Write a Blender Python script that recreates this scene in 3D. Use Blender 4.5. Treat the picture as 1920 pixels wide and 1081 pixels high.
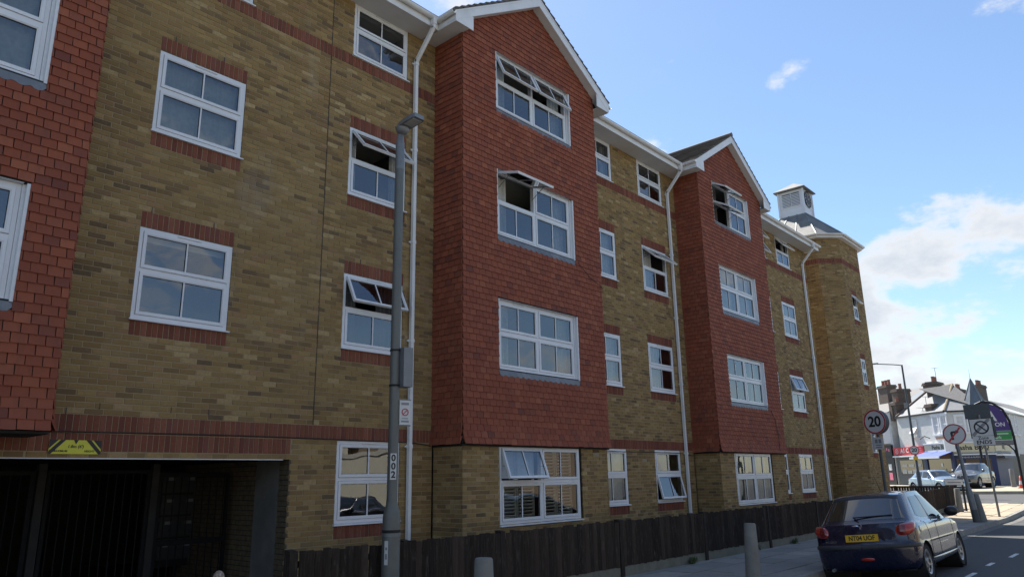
import bpy, bmesh, math, random
from mathutils import Vector, Matrix
for o in list(bpy.data.objects): bpy.data.objects.remove(o, do_unlink=True)
SC = bpy.context.scene
COL = SC.collection
R = math.radians
random.seed(7)

# ------------------------------------------------------------------ camera
EYE = Vector((0, 0, 1.85))
FPX, PITCH, ROLL, YAW = 1370.6, R(14.48), R(-1.005), R(48.31)
fw = Vector((math.sin(YAW)*math.cos(PITCH), math.cos(YAW)*math.cos(PITCH), math.sin(PITCH)))
rt = Vector((math.cos(YAW), -math.sin(YAW), 0))
up = rt.cross(fw)
cr, sr = math.cos(ROLL), math.sin(ROLL)
CR = rt*cr + up*sr
CU = -rt*sr + up*cr
camd = bpy.data.cameras.new('camera')
cam = bpy.data.objects.new('camera', camd); COL.objects.link(cam)
cam.matrix_world = Matrix(((CR.x, CU.x, -fw.x, EYE.x), (CR.y, CU.y, -fw.y, EYE.y), (CR.z, CU.z, -fw.z, EYE.z), (0, 0, 0, 1)))
camd.sensor_width = 36; camd.lens = FPX/1920*36; camd.clip_start = .05; camd.clip_end = 3000
SC.camera = cam
def px(p):                      # where a point falls on the 1920-wide frame, and its depth (used to rank pieces by size)
    d = Vector(p)-EYE; z = d.dot(fw)
    if z < .1: return None
    return 960+FPX*d.dot(CR)/z, 540.5-FPX*d.dot(CU)/z, z

# ------------------------------------------------------------------ sky, sun, exposure
SUN_EL, SUN_AZ = R(54.5), R(31)         # azimuth from +Y (behind the flats) towards +X
W = bpy.data.worlds.new('World'); SC.world = W; W.use_nodes = True
nt = W.node_tree; nt.nodes.clear()
def wn(t, **k):
    n = nt.nodes.new(t)
    for a, b in k.items(): setattr(n, a, b)
    return n
wl = nt.links.new
wout = wn('ShaderNodeOutputWorld'); bg = wn('ShaderNodeBackground'); bg.inputs[1].default_value = SKY_STRENGTH = 0.098
sky = wn('ShaderNodeTexSky', sky_type='NISHITA', sun_disc=False, sun_elevation=SUN_EL, sun_rotation=SUN_AZ, altitude=0, air_density=1.0, dust_density=.25, ozone_density=2.2)
tc = wn('ShaderNodeTexCoord')
def wmath(op, a, b=None, clamp=False):
    n = wn('ShaderNodeMath', operation=op, use_clamp=clamp)
    for i, v in enumerate((a, b)):
        if v is None: continue
        if isinstance(v, (int, float)): n.inputs[i].default_value = v
        else: wl(v, n.inputs[i])
    return n.outputs[0]
def wnoise(vec, scale, detail, rough, dist=0.):
    n = wn('ShaderNodeTexNoise'); n.inputs['Scale'].default_value = scale; n.inputs['Detail'].default_value = detail
    n.inputs['Roughness'].default_value = rough; n.inputs['Distortion'].default_value = dist; wl(vec, n.inputs['Vector']); return n.outputs['Fac']
mp = wn('ShaderNodeMapping'); mp.inputs['Scale'].default_value = (1, 1, 1.9); mp.inputs['Location'].default_value = (.35, .12, .2); wl(tc.outputs['Generated'], mp.inputs['Vector'])
n1 = wnoise(mp.outputs[0], 6.5, 7, .58, .1)
n2 = wnoise(mp.outputs[0], 24, 4, .62)
den = wmath('ADD', wmath('MULTIPLY', wmath('SUBTRACT', n1, .5), 1.5), wmath('MULTIPLY', wmath('SUBTRACT', n2, .5), .3))
den = wmath('ADD', den, .5)
# cumulus banks where they stand in the sky (direction, angular radius, weight)
def skydir(u, v):
    d = fw*FPX + CR*(u-960) - CU*(v-540.5); return d.normalized()
for (u, v, r, w) in ((1650, 490, .08, .17), (1715, 430, .06, .17), (1860, 455, .09, .19), (1890, 390, .05, .13), (1600, 560, .05, .1), (1820, 650, .11, .17), (1680, 690, .08, .12), (1455, 145, .04, .2), (1490, 128, .035, .22), (1535, 105, .035, .22), (1640, 18, .03, .22), (1685, 302, .03, .26), (1600, 385, .03, .2), (1600, 290, .2, -.2), (1760, 220, .18, -.2), (1300, 120, .24, -.22), (1890, 8, .04, .22), (1780, 560, .06, -.16), (1560, 390, .06, -.14), (1860, 550, .06, -.16), (1900, 770, .2, .12), (1700, 600, .05, -.1)):
    vd = wn('ShaderNodeVectorMath', operation='DISTANCE'); wl(tc.outputs['Generated'], vd.inputs[0]); vd.inputs[1].default_value = skydir(u, v)
    mr = wn('ShaderNodeMapRange', interpolation_type='SMOOTHSTEP'); wl(vd.outputs['Value'], mr.inputs[0])
    mr.inputs[1].default_value = 0; mr.inputs[2].default_value = r*1.5; mr.inputs[3].default_value = w; mr.inputs[4].default_value = 0
    den = wmath('ADD', den, mr.outputs[0])
cov = wn('ShaderNodeMapRange', interpolation_type='SMOOTHSTEP'); wl(den, cov.inputs[0])
cov.inputs[1].default_value = .56; cov.inputs[2].default_value = .80
thick = wn('ShaderNodeMapRange'); wl(den, thick.inputs[0]); thick.inputs[1].default_value = .68; thick.inputs[2].default_value = .95
cr_ = wn('ShaderNodeValToRGB'); wl(thick.outputs[0], cr_.inputs[0])
CLOUD = 4.7
cr_.color_ramp.elements[0].color = (1, 1, 1, 1); cr_.color_ramp.elements[1].color = (.70, .75, .82, 1)
csc = wn('ShaderNodeVectorMath', operation='SCALE'); wl(cr_.outputs[0], csc.inputs[0]); csc.inputs[3].default_value = CLOUD
# a summer sky is a little milkier than the model: lift it slightly with white haze
hs_ = wn('ShaderNodeHueSaturation'); hs_.inputs['Saturation'].default_value = 1.08; hs_.inputs['Value'].default_value = .9; wl(sky.outputs[0], hs_.inputs['Color'])
mixh = wn('ShaderNodeMixRGB'); mixh.inputs[0].default_value = .05; wl(hs_.outputs[0], mixh.inputs[1]); mixh.inputs[2].default_value = (6, 6.6, 7.4, 1)
mixc = wn('ShaderNodeMixRGB'); wl(wmath('MULTIPLY', cov.outputs[0], .93), mixc.inputs[0]); wl(mixh.outputs[0], mixc.inputs[1]); wl(csc.outputs[0], mixc.inputs[2])
wl(mixc.outputs[0], bg.inputs[0]); wl(bg.outputs[0], wout.inputs[0])

sd = bpy.data.lights.new('sun', 'SUN'); sd.energy = 5.0; sd.angle = R(.53); sd.color = (1, .95, .87)
sun = bpy.data.objects.new('sun', sd); COL.objects.link(sun)
sdir = Vector((math.sin(SUN_AZ)*math.cos(SUN_EL), math.cos(SUN_AZ)*math.cos(SUN_EL), math.sin(SUN_EL)))
sun.rotation_euler = sdir.to_track_quat('Z', 'Y').to_euler(); sun.location = (0, 0, 40)

SC.render.engine = 'CYCLES'
SC.view_settings.view_transform = 'Standard'; SC.view_settings.look = 'None'; SC.view_settings.gamma = 1
SC.view_settings.exposure = 1.1
SC.view_settings.use_curve_mapping = False
SC.cycles.max_bounces = 4; SC.cycles.transparent_max_bounces = 8; SC.cycles.diffuse_bounces = 3; SC.cycles.glossy_bounces = 3; SC.cycles.sample_clamp_indirect = 6

# ------------------------------------------------------------------ materials
MAT = {}
def _sock(b, name, v):
    b.inputs[name].default_value = v
class NT:
    def __init__(s, name):
        m = bpy.data.materials.new(name); m.use_nodes = True; s.m = m; s.t = m.node_tree; s.b = s.t.nodes['Principled BSDF']; MAT[name] = m; s.geo = None
    def n(s, t, **k):
        n = s.t.nodes.new(t)
        for a, b in k.items(): setattr(n, a, b)
        return n
    def l(s, a, b): s.t.links.new(a, b)
    def g(s):
        if not s.geo: s.geo = s.n('ShaderNodeNewGeometry')
        return s.geo
    def rnd(s):                 # one random number per piece: island of a mesh, or object that shares a mesh
        oi = s.n('ShaderNodeObjectInfo'); a = s.n('ShaderNodeMath', operation='ADD'); s.l(s.g().outputs['Random Per Island'], a.inputs[0]); s.l(oi.outputs['Random'], a.inputs[1])
        f = s.n('ShaderNodeMath', operation='FRACT'); s.l(a.outputs[0], f.inputs[0]); return f.outputs[0]
    def noise(s, scale, detail=4, rough=.6, vec=None, sc=None):
        n = s.n('ShaderNodeTexNoise'); n.inputs['Scale'].default_value = scale; n.inputs['Detail'].default_value = min(detail, 3.5); n.inputs['Roughness'].default_value = rough
        v = vec or s.g().outputs['Position']
        if sc:
            mp = s.n('ShaderNodeMapping'); mp.inputs['Scale'].default_value = sc; s.l(v, mp.inputs['Vector']); v = mp.outputs[0]
        s.l(v, n.inputs['Vector']); return n.outputs['Fac']
    def ramp(s, fac, stops, interp='LINEAR'):
        r = s.n('ShaderNodeValToRGB'); r.color_ramp.interpolation = interp; e = r.color_ramp.elements
        while len(e) < len(stops): e.new(.5)
        for i, (p, c) in enumerate(stops): e[i].position = p; e[i].color = (*c, 1) if len(c) == 3 else c
        s.l(fac, r.inputs[0]); return r.outputs[0]
    def mix(s, fac, a, b, mode='MIX'):
        m = s.n('ShaderNodeMixRGB', blend_type=mode)
        for i, v in ((0, fac), (1, a), (2, b)):
            if isinstance(v, (int, float)): m.inputs[i].default_value = v
            elif isinstance(v, tuple): m.inputs[i].default_value = (*v, 1)
            else: s.l(v, m.inputs[i])
        return m.outputs[0]
    def rng(s, v, a, b, c, d):
        m = s.n('ShaderNodeMapRange'); s.l(v, m.inputs[0])
        for i, x in enumerate((a, b, c, d)): m.inputs[i+1].default_value = x
        return m.outputs[0]
    def bump(s, h, strength, dist=.01):
        b = s.n('ShaderNodeBump'); b.inputs['Strength'].default_value = strength; b.inputs['Distance'].default_value = dist; s.l(h, b.inputs['Height']); s.l(b.outputs[0], s.b.inputs['Normal'])
    def col(s, c):
        if isinstance(c, tuple): s.b.inputs['Base Color'].default_value = (*c, 1)
        else: s.l(c, s.b.inputs['Base Color'])
    def set(s, **k):
        for a, v in k.items():
            nm = a.replace('_', ' ')
            if isinstance(v, (int, float, tuple)): s.b.inputs[nm].default_value = v
            else: s.l(v, s.b.inputs[nm])
        return s
def plain(name, c, rough=.6, metal=0., var=.12, scale=9., bump=.0, spec=.5, dirt=None):
    m = NT(name)
    f = m.rng(m.noise(scale, 5), .25, .75, 1-var, 1+var)
    v = m.n('ShaderNodeVectorMath', operation='SCALE'); v.inputs[0].default_value = c; m.l(f, v.inputs[3]); cc = v.outputs[0]
    if dirt:
        cc = m.mix(m.rng(m.noise(dirt[1], 6, .7), .5, .78, 0, dirt[2]), cc, dirt[0])
    m.col(cc); m.set(Roughness=rough, Metallic=metal)
    m.b.inputs['Specular IOR Level'].default_value = spec
    if bump: m.bump(m.noise(scale*6, 4), bump)
    return m

# yellow stock brick: ochre, tan and brown with odd dark headers
m = NT('yellow_stock_brick')
r_ = m.rnd()
c0 = m.ramp(r_, [(0, (.32, .207, .082)), (.14, (.215, .132, .052)), (.3, (.39, .262, .105)), (.44, (.265, .163, .066)), (.58, (.33, .218, .09)), (.7, (.15, .092, .043)), (.8, (.49, .355, .175)), (.87, (.32, .183, .09)), (.93, (.072, .053, .04)), (1, (.24, .145, .064))])
c1 = m.mix(m.rng(m.noise(24, 6, .75), .32, .7, 0, .7), c0, (.205, .135, .062))
c1 = m.mix(m.rng(m.noise(.55, 4, .6), .45, .75, 0, .22), c1, (.38, .27, .115))
c1 = m.mix(m.rng(m.noise(1.7, 5, .65, sc=(1, 1, .35)), .56, .76, 0, .4), c1, (.12, .095, .06))
c1 = m.mix(m.rng(m.noise(.9, 3, .7, sc=(1.4, 1.4, .5)), .62, .8, 0, .3), c1, (.42, .36, .27))
c1 = m.mix(m.rng(m.noise(2.6, 3, .7, sc=(1, 1, .12)), .57, .75, 0, .45), c1, (.10, .078, .05))
m.col(c1); m.set(Roughness=.92); m.b.inputs['Specular IOR Level'].default_value = .25
m.bump(m.noise(140, 5, .7), .55, .004)
m = NT('red_brick')
r_ = m.rnd()
c0 = m.ramp(r_, [(0, (.19, .06, .036)), (.3, (.235, .08, .045)), (.55, (.15, .05, .035)), (.8, (.27, .10, .06)), (1, (.18, .065, .05))])
c1 = m.mix(m.rng(m.noise(26, 5, .7), .35, .75, 0, .5), c0, (.11, .042, .034))
m.col(c1); m.set(Roughness=.9); m.b.inputs['Specular IOR Level'].default_value = .25; m.bump(m.noise(150, 4, .7), .45, .004)
m = NT('mortar')
c1 = m.mix(m.noise(9, 6, .7), (.42, .335, .20), (.23, .175, .105)); m.col(c1); m.set(Roughness=.95); m.bump(m.noise(200, 4), .5, .004)
m = NT('clay_tile')
r_ = m.rnd()
c0 = m.ramp(r_, [(0, (.265, .073, .037)), (.25, (.225, .06, .032)), (.5, (.29, .084, .043)), (.72, (.24, .067, .036)), (.86, (.33, .105, .054)), (.94, (.16, .05, .034)), (1, (.26, .078, .044))])
c1 = m.mix(m.rng(m.noise(7, 6, .65, sc=(1.6, 1.6, .5)), .45, .78, 0, .45), c0, (.14, .05, .036))
c1 = m.mix(m.rng(m.noise(.8, 4, .6), .5, .8, 0, .2), c1, (.15, .058, .045))
c1 = m.mix(m.rng(m.noise(50, 4, .7), .62, .8, 0, .3), c1, (.33, .16, .11))
m.col(c1); m.set(Roughness=.8); m.b.inputs['Specular IOR Level'].default_value = .3; m.bump(m.noise(160, 4, .7), .35, .003)
plain('upvc', (.69, .70, .72), .32, var=.05, scale=3, dirt=((.52, .52, .5), 2.2, .22))
plain('upvc_fascia', (.74, .745, .75), .4, var=.05, scale=2, dirt=((.42, .42, .39), 1.6, .35))
plain('soffit_board', (.62, .63, .63), .55, var=.06, scale=2, dirt=((.35, .35, .33), 1.3, .3))
plain('lead', (.17, .18, .19), .5, .35, var=.2, scale=4, bump=.08, dirt=((.34, .345, .34), 2.5, .6))
plain('lead_roof', (.17, .17, .165), .7, .0, var=.25, scale=2.5, bump=.08, dirt=((.26, .25, .225), 2.2, .7), spec=.3)
plain('dark_metal', (.02, .021, .024), .45, .5)
plain('black_paint', (.012, .012, .014), .35)
plain('rubber', (.018, .018, .019), .85)
plain('cable_black', (.02, .018, .016), .6)
plain('concrete', (.20, .197, .182), .9, var=.2, scale=8, bump=.3, dirt=((.12, .12, .1), 4, .6))
plain('mossy_concrete', (.17, .165, .13), .95, var=.25, scale=10, bump=.35, dirt=((.06, .075, .03), 5, .75))
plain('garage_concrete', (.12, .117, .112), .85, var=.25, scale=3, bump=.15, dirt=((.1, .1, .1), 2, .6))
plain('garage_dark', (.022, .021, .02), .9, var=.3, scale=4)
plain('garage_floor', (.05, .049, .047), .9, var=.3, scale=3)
plain('post_box_grey', (.045, .048, .055), .5, .2)
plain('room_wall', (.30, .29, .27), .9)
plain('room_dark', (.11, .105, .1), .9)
plain('curtain', (.50, .50, .47), .9, var=.15, scale=14)
plain('blind', (.62, .62, .58), .7)
plain('dark_curtain', (.10, .09, .085), .9)
plain('shutter_white', (.85, .86, .86), .5)
m = NT('roof_slate'); c0 = m.ramp(m.rnd(), [(0, (.075, .066, .06)), (.3, (.12, .107, .096)), (.6, (.09, .08, .074)), (.85, (.16, .145, .128)), (1, (.10, .085, .075))])
c1 = m.mix(m.rng(m.noise(4, 3, .7), .5, .75, 0, .5), c0, (.13, .13, .095)); m.col(c1); m.set(Roughness=.85); m.bump(m.noise(40, 3), .2)
plain('gravel_dirt', (.07, .062, .045), .98, var=.4, scale=10, bump=.4)
plain('galvanised', (.19, .2, .205), .5, .35, var=.2, scale=6)
plain('lamp_column', (.145, .15, .14), .55, .25, var=.2, scale=5, dirt=((.08, .08, .065), 5, .5))
plain('lamp_head', (.2, .21, .22), .45, .3)
plain('lamp_lens', (.35, .36, .36), .25)
plain('sign_white', (.58, .59, .585), .45, var=.04)
plain('sign_red', (.42, .02, .03), .45, var=.06)
plain('sign_black', (.012, .012, .013), .5)
plain('sign_grey', (.16, .165, .17), .5, .1)
plain('sign_backing', (.07, .08, .085), .55, .1)
plain('sign_yellow', (.62, .60, .045), .45, var=.05)
plain('sign_print_grey', (.22, .225, .23), .5)
plain('plate_yellow', (.72, .42, .02), .4, var=.04)
plain('plate_white', (.68, .68, .66), .4, var=.04)
def fence_mat():
    m = NT('dark_fence_wood'); r_ = m.rnd()
    c0 = m.ramp(r_, [(0, (.024, .018, .0145)), (.3, (.034, .025, .02)), (.55, (.021, .0165, .0145)), (.8, (.042, .031, .025)), (1, (.06, .044, .035))])
    c1 = m.mix(m.rng(m.noise(6, 6, .7, sc=(9, 9, .6)), .5, .75, 0, .6), c0, (.10, .08, .062))
    c1 = m.mix(m.rng(m.noise(3.2, 5, .7, sc=(6, 6, 1.4)), .58, .72, 0, .55), c1, (.11, .10, .085))
    m.col(c1); m.set(Roughness=.85); m.b.inputs['Specular IOR Level'].default_value = .2; m.bump(m.noise(60, 4, .7, sc=(4, 4, .3)), .4, .004)
fence_mat()
def glass(name, ior=1.75, tint=(.80, .86, .86), wav=.012):
    m = bpy.data.materials.new(name); m.use_nodes = True; t = m.node_tree; t.nodes.clear(); MAT[name] = m
    o = t.nodes.new('ShaderNodeOutputMaterial'); tr = t.nodes.new('ShaderNodeBsdfTransparent'); tr.inputs[0].default_value = (*tint, 1)
    gl = t.nodes.new('ShaderNodeBsdfGlossy'); gl.inputs['Roughness'].default_value = .003; gl.inputs['Color'].default_value = (.93, .96, 1, 1)
    fr = t.nodes.new('ShaderNodeFresnel'); fr.inputs[0].default_value = ior; mx = t.nodes.new('ShaderNodeMixShader')
    g = t.nodes.new('ShaderNodeNewGeometry'); nz = t.nodes.new('ShaderNodeTexNoise'); nz.inputs['Scale'].default_value = 1.3; nz.inputs['Detail'].default_value = 1
    bp = t.nodes.new('ShaderNodeBump'); bp.inputs['Strength'].default_value = wav; bp.inputs['Distance'].default_value = .3
    L = t.links.new; L(g.outputs['Position'], nz.inputs['Vector']); L(nz.outputs['Fac'], bp.inputs['Height']); L(bp.outputs[0], gl.inputs['Normal']); L(bp.outputs[0], fr.inputs['Normal'])
    L(fr.outputs[0], mx.inputs[0]); L(tr.outputs[0], mx.inputs[1]); L(gl.outputs[0], mx.inputs[2]); L(mx.outputs[0], o.inputs[0])
glass('window_glass', 2.25, wav=.03)
glass('shop_glass', 1.7)

# ------------------------------------------------------------------ mesh helpers
class MB:
    def __init__(s, M=None): s.v = []; s.f = []; s.M = M; s.mi = []; s.cur = 0
    def add(s, vs, fs):
        b = len(s.v)
        if s.M is not None: vs = [tuple(s.M @ Vector(v)) for v in vs]
        s.v += [tuple(v) for v in vs]; s.f += [tuple(b+i for i in f) for f in fs]; s.mi += [s.cur]*len(fs); return s
    def box(s, x0, x1, y0, y1, z0, z1):
        return s.add([(x0, y0, z0), (x1, y0, z0), (x1, y1, z0), (x0, y1, z0), (x0, y0, z1), (x1, y0, z1), (x1, y1, z1), (x0, y1, z1)],
                     [(0, 3, 2, 1), (4, 5, 6, 7), (0, 1, 5, 4), (1, 2, 6, 5), (2, 3, 7, 6), (3, 0, 4, 7)])
    def hexa(s, p): return s.add(p, [(0, 3, 2, 1), (4, 5, 6, 7), (0, 1, 5, 4), (1, 2, 6, 5), (2, 3, 7, 6), (3, 0, 4, 7)])
    def quad(s, a, b, c, d): return s.add([a, b, c, d], [(0, 1, 2, 3)])
    def prism(s, poly, y0, y1):     # poly in xz, extruded along y
        n = len(poly); vs = [(x, y0, z) for x, z in poly]+[(x, y1, z) for x, z in poly]
        fs = [tuple(range(n)), tuple(range(2*n-1, n-1, -1))]+[(i+n, (i+1) % n+n, (i+1) % n, i) for i in range(n)]
        return s.add(vs, fs)
    def slab(s, poly, z0, z1):      # poly in xy, extruded up; z may be functions of (x, y)
        f0 = z0 if callable(z0) else (lambda x, y: z0); f1 = z1 if callable(z1) else (lambda x, y: z1)
        n = len(poly); vs = [(x, y, f0(x, y)) for x, y in poly]+[(x, y, f1(x, y)) for x, y in poly]
        fs = [tuple(range(n-1, -1, -1)), tuple(range(n, 2*n))]+[(i, (i+1) % n, (i+1) % n+n, i+n) for i in range(n)]
        return s.add(vs, fs)
    def tube(s, path, r, n=8, cap=True, r1=None):
        P = [Vector(p) for p in path]; rings = []; k = len(P)
        rad = r if isinstance(r, (list, tuple)) else [r+(0 if r1 is None else (r1-r)*i/(k-1)) for i in range(k)]
        for i, p in enumerate(P):
            t = (P[min(i+1, k-1)]-P[max(i-1, 0)]).normalized()
            a = t.orthogonal().normalized() if i == 0 else (pa - t*pa.dot(t)).normalized()
            pa = a; b = t.cross(a)
            rings.append([p+(a*math.cos(q*2*math.pi/n)+b*math.sin(q*2*math.pi/n))*rad[i] for q in range(n)])
        vs = [v for r_ in rings for v in r_]; fs = []
        for i in range(k-1):
            for q in range(n): fs.append((i*n+q, i*n+(q+1) % n, (i+1)*n+(q+1) % n, (i+1)*n+q))
        if cap: fs += [tuple(range(n-1, -1, -1)), tuple(range((k-1)*n, k*n))]
        return s.add(vs, fs)
    def beam(s, p, q, w, d, side=None):     # rectangular bar from p to q
        p = Vector(p); q = Vector(q); t = (q-p).normalized(); a = Vector(side) if side else (Vector((0, 0, 1)).cross(t) if abs(t.z) < .95 else Vector((1, 0, 0)))
        a = (a-t*a.dot(t)).normalized(); b = t.cross(a)
        f = lambda o, i, j: o+a*(i*w/2)+b*(j*d/2)
        return s.hexa([f(p, -1, -1), f(p, 1, -1), f(p, 1, 1), f(p, -1, 1), f(q, -1, -1), f(q, 1, -1), f(q, 1, 1), f(q, -1, 1)])
    def lathe(s, prof, n=24, c=(0, 0, 0), axis='z', cap=True):
        ax = {'z': lambda r, h, a: (r*math.cos(a), r*math.sin(a), h), 'y': lambda r, h, a: (r*math.cos(a), h, r*math.sin(a)), 'x': lambda r, h, a: (h, r*math.cos(a), r*math.sin(a))}[axis]
        vs = []; fs = []; k = len(prof)
        for r, h in prof:
            for q in range(n):
                p = ax(r, h, q*2*math.pi/n); vs.append((p[0]+c[0], p[1]+c[1], p[2]+c[2]))
        for i in range(k-1):
            for q in range(n): fs.append((i*n+q, i*n+(q+1) % n, (i+1)*n+(q+1) % n, (i+1)*n+q))
        if cap: fs += [tuple(range(n)), tuple(range((k-1)*n, k*n))]
        return s.add(vs, fs)
    def mesh(s, name, mats, smooth=False, fix=False):
        me = bpy.data.meshes.new(name); me.from_pydata(s.v, [], s.f)
        for m in (mats if isinstance(mats, (list, tuple)) else [mats]): me.materials.append(MAT[m])
        if len(set(s.mi)) > 1: me.polygons.foreach_set('material_index', s.mi)
        if fix:
            bm = bmesh.new(); bm.from_mesh(me); bmesh.ops.remove_doubles(bm, verts=bm.verts, dist=1e-5); bmesh.ops.recalc_face_normals(bm, faces=bm.faces); bm.to_mesh(me); bm.free()
        if smooth:
            me.polygons.foreach_set('use_smooth', [True]*len(me.polygons))
            if smooth is not True: me.set_sharp_from_angle(angle=R(smooth))
        me.update(); return me
    def build(s, name, mats, parent=None, smooth=False, fix=False, **k): return link(name, s.mesh(name, mats, smooth, fix), parent, **k)
def link(name, me, parent=None, loc=None, rot=None, label=None, cat=None, group=None, kind=None):
    o = bpy.data.objects.new(name, me); COL.objects.link(o)
    if parent: o.parent = parent
    if loc is not None: o.location = loc
    if rot is not None: o.rotation_euler = rot
    return tag(o, label, cat, group, kind)
def tag(o, label=None, cat=None, group=None, kind=None):
    for k, v in (('label', label), ('category', cat), ('group', group), ('kind', kind)):
        if v: o[k] = v
    return o
def thing(name, label, cat, loc=(0, 0, 0), rz=0, group=None): return link(name, None, None, loc, (0, 0, rz), label, cat, group)
def copy_tree(o, parent=None):
    c = o.copy(); COL.objects.link(c); c.parent = parent
    for ch in o.children: copy_tree(ch, c)
    return c
def text_mesh(body, size, mat, ext=.002, bold=0., shear=0., align='CENTER', spacing=1.):
    cu = bpy.data.curves.new('lettering', 'FONT'); cu.body = body; cu.size = size; cu.extrude = ext; cu.offset = bold; cu.shear = shear; cu.align_x = align; cu.align_y = 'CENTER'; cu.resolution_u = 3; cu.space_character = spacing
    ob = bpy.data.objects.new('lettering', cu); me = bpy.data.meshes.new_from_object(ob); bpy.data.objects.remove(ob); bpy.data.curves.remove(cu)
    me.materials.clear(); me.materials.append(MAT[mat]); return me
def text(body, size, mat, parent, loc, rot=(R(90), 0, 0), name='lettering', sx=1., **k):
    o = link(name, text_mesh(body, size, mat, **k), parent, loc, rot); o.scale = (sx, 1, 1); return o
def rz(y):                      # cambered carriageway
    for a, b, c, d in ((-60, -4.2, -.07, -.07), (-4.2, .8, -.07, .05), (.8, 3.2, .05, .0), (3.2, 5.4, .0, -.075)):
        if y <= b: return c+(y-a)/(b-a)*(d-c)
    return -.075
def gz(x): return 0. if x < 34 else min(.6, .025*(x-34))
# ------------------------------------------------------------------ ground, roads, pavements
PAVE = .085
def strip(mb, xs, y0, y1, dz=0.):
    for a, b in zip(xs, xs[1:]): mb.quad((a, y0, gz(a)+dz), (b, y0, gz(b)+dz), (b, y1, gz(b)+dz), (a, y1, gz(a)+dz))
plain('ground_soil', (.10, .095, .08), .95, var=.3, scale=1.5)
m = NT('asphalt')
r1 = m.noise(160, 3, .7); r2 = m.noise(.5, 5, .6)
c1 = m.mix(r1, (.040, .040, .042), (.085, .084, .083)); c1 = m.mix(m.rng(r2, .4, .7, 0, .5), c1, (.06, .058, .055)); c1 = m.mix(m.rng(m.noise(2.5, 6, .7), .55, .75, 0, .5), c1, (.035, .035, .036))
m.col(c1); m.set(Roughness=.88); m.bump(m.noise(220, 3, .8), .5, .006)
plain('worn_channel', (.13, .125, .115), .92, var=.3, scale=12, bump=.3)
m = NT('paving_slab'); r_ = m.rnd()
c0 = m.ramp(r_, [(0, (.225, .212, .19)), (.4, (.27, .255, .23)), (.7, (.195, .187, .172)), (1, (.31, .29, .255))])
c1 = m.mix(m.rng(m.noise(5, 6, .7), .45, .75, 0, .5), c0, (.15, .142, .128)); c1 = m.mix(m.rng(m.noise(120, 3, .8), .5, .8, 0, .35), c1, (.3, .29, .27))
m.col(c1); m.set(Roughness=.9); m.bump(m.noise(180, 3, .8), .35, .004)
m = NT('buff_slab'); r_ = m.rnd()
c0 = m.ramp(r_, [(0, (.33, .275, .195)), (.5, (.38, .31, .215)), (1, (.29, .245, .18))])
c1 = m.mix(m.rng(m.noise(5, 6, .7), .45, .75, 0, .5), c0, (.24, .205, .15)); m.col(c1); m.set(Roughness=.9); m.bump(m.noise(180, 3, .8), .3, .004)
plain('slab_joint', (.06, .057, .05), .95)
plain('kerb_stone', (.25, .245, .23), .88, var=.2, scale=7, bump=.3, dirt=((.12, .12, .09), 4, .6))
plain('road_paint', (.62, .62, .59), .7, var=.2, scale=14, dirt=((.15, .15, .15), 9, .7))
XS = [-400, -60, 0, 34, 40, 46, 52, 58, 120, 900]
g = MB(); strip(g, XS, -900, 900, -.16); g.build('ground', 'ground_soil', kind='structure')
KY = 5.36                                   # face of the near kerb
road = MB()
for a, b in zip([-80, 0, 34, 43, 52, 58], [0, 34, 43, 52, 58, 200]):
    for c, d in zip([-4.22, -2, .8, 3.2], [-2, .8, 3.2, KY+.02]): road.quad((a, c, gz(a)+rz(c)), (b, c, gz(b)+rz(c)), (b, d, gz(b)+rz(d)), (a, d, gz(a)+rz(d)))
for a, b in ((43, 46), (46, 52), (52, 58), (58, 70)): road.quad((a, KY+.02, gz(a)-.075), (b, KY+.02, gz(b)-.075), (b, 60, gz(b)-.05), (a, 60, gz(a)-.05))
for a, b in ((43, 46), (46, 52), (52, 58), (58, 70)): road.quad((a, -60, gz(a)-.07), (b, -60, gz(b)-.07), (b, -4.22, gz(b)-.07), (a, -4.22, gz(a)-.07))
ROAD = road.build('road', 'asphalt', kind='structure')
ch = MB()
for a, b in zip([-20, 0, 34], [0, 34, 41]): ch.quad((a, KY-.32, gz(a)+rz(KY-.32)+.004), (b, KY-.32, gz(b)+rz(KY-.32)+.004), (b, KY-.002, gz(b)+rz(KY)+.004), (a, KY-.002, gz(a)+rz(KY)+.004))
ch.build('gutter_channel', 'worn_channel', ROAD)
for x0, x1, y in ((19.6, 20.5, 3.2), (17.7, 18.3, 3.3), (15.7, 16.4, 3.27), (13.2, 13.9, 3.27), (22.2, 22.9, 3.2), (25., 25.7, 3.2), (28., 28.7, 3.2), (31., 31.7, 3.2)):
    MB().box(x0, x1, y-.04, y+.04, .003, .0065).build('bay_marking', 'road_paint', ROAD)
for i in range(9): MB().box(-3+i*6, -1+i*6, 1.2, 1.3, rz(1.2)+.003, rz(1.2)+.007).build('centre_line', 'road_paint', ROAD) if i < 6 else None
MB().box(47.5, 48.6, 4.6, 4.75, gz(48)+rz(4.6)-.0, gz(48.6)+rz(4.6)+.004).build('give_way_line', 'road_paint', ROAD)
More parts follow.
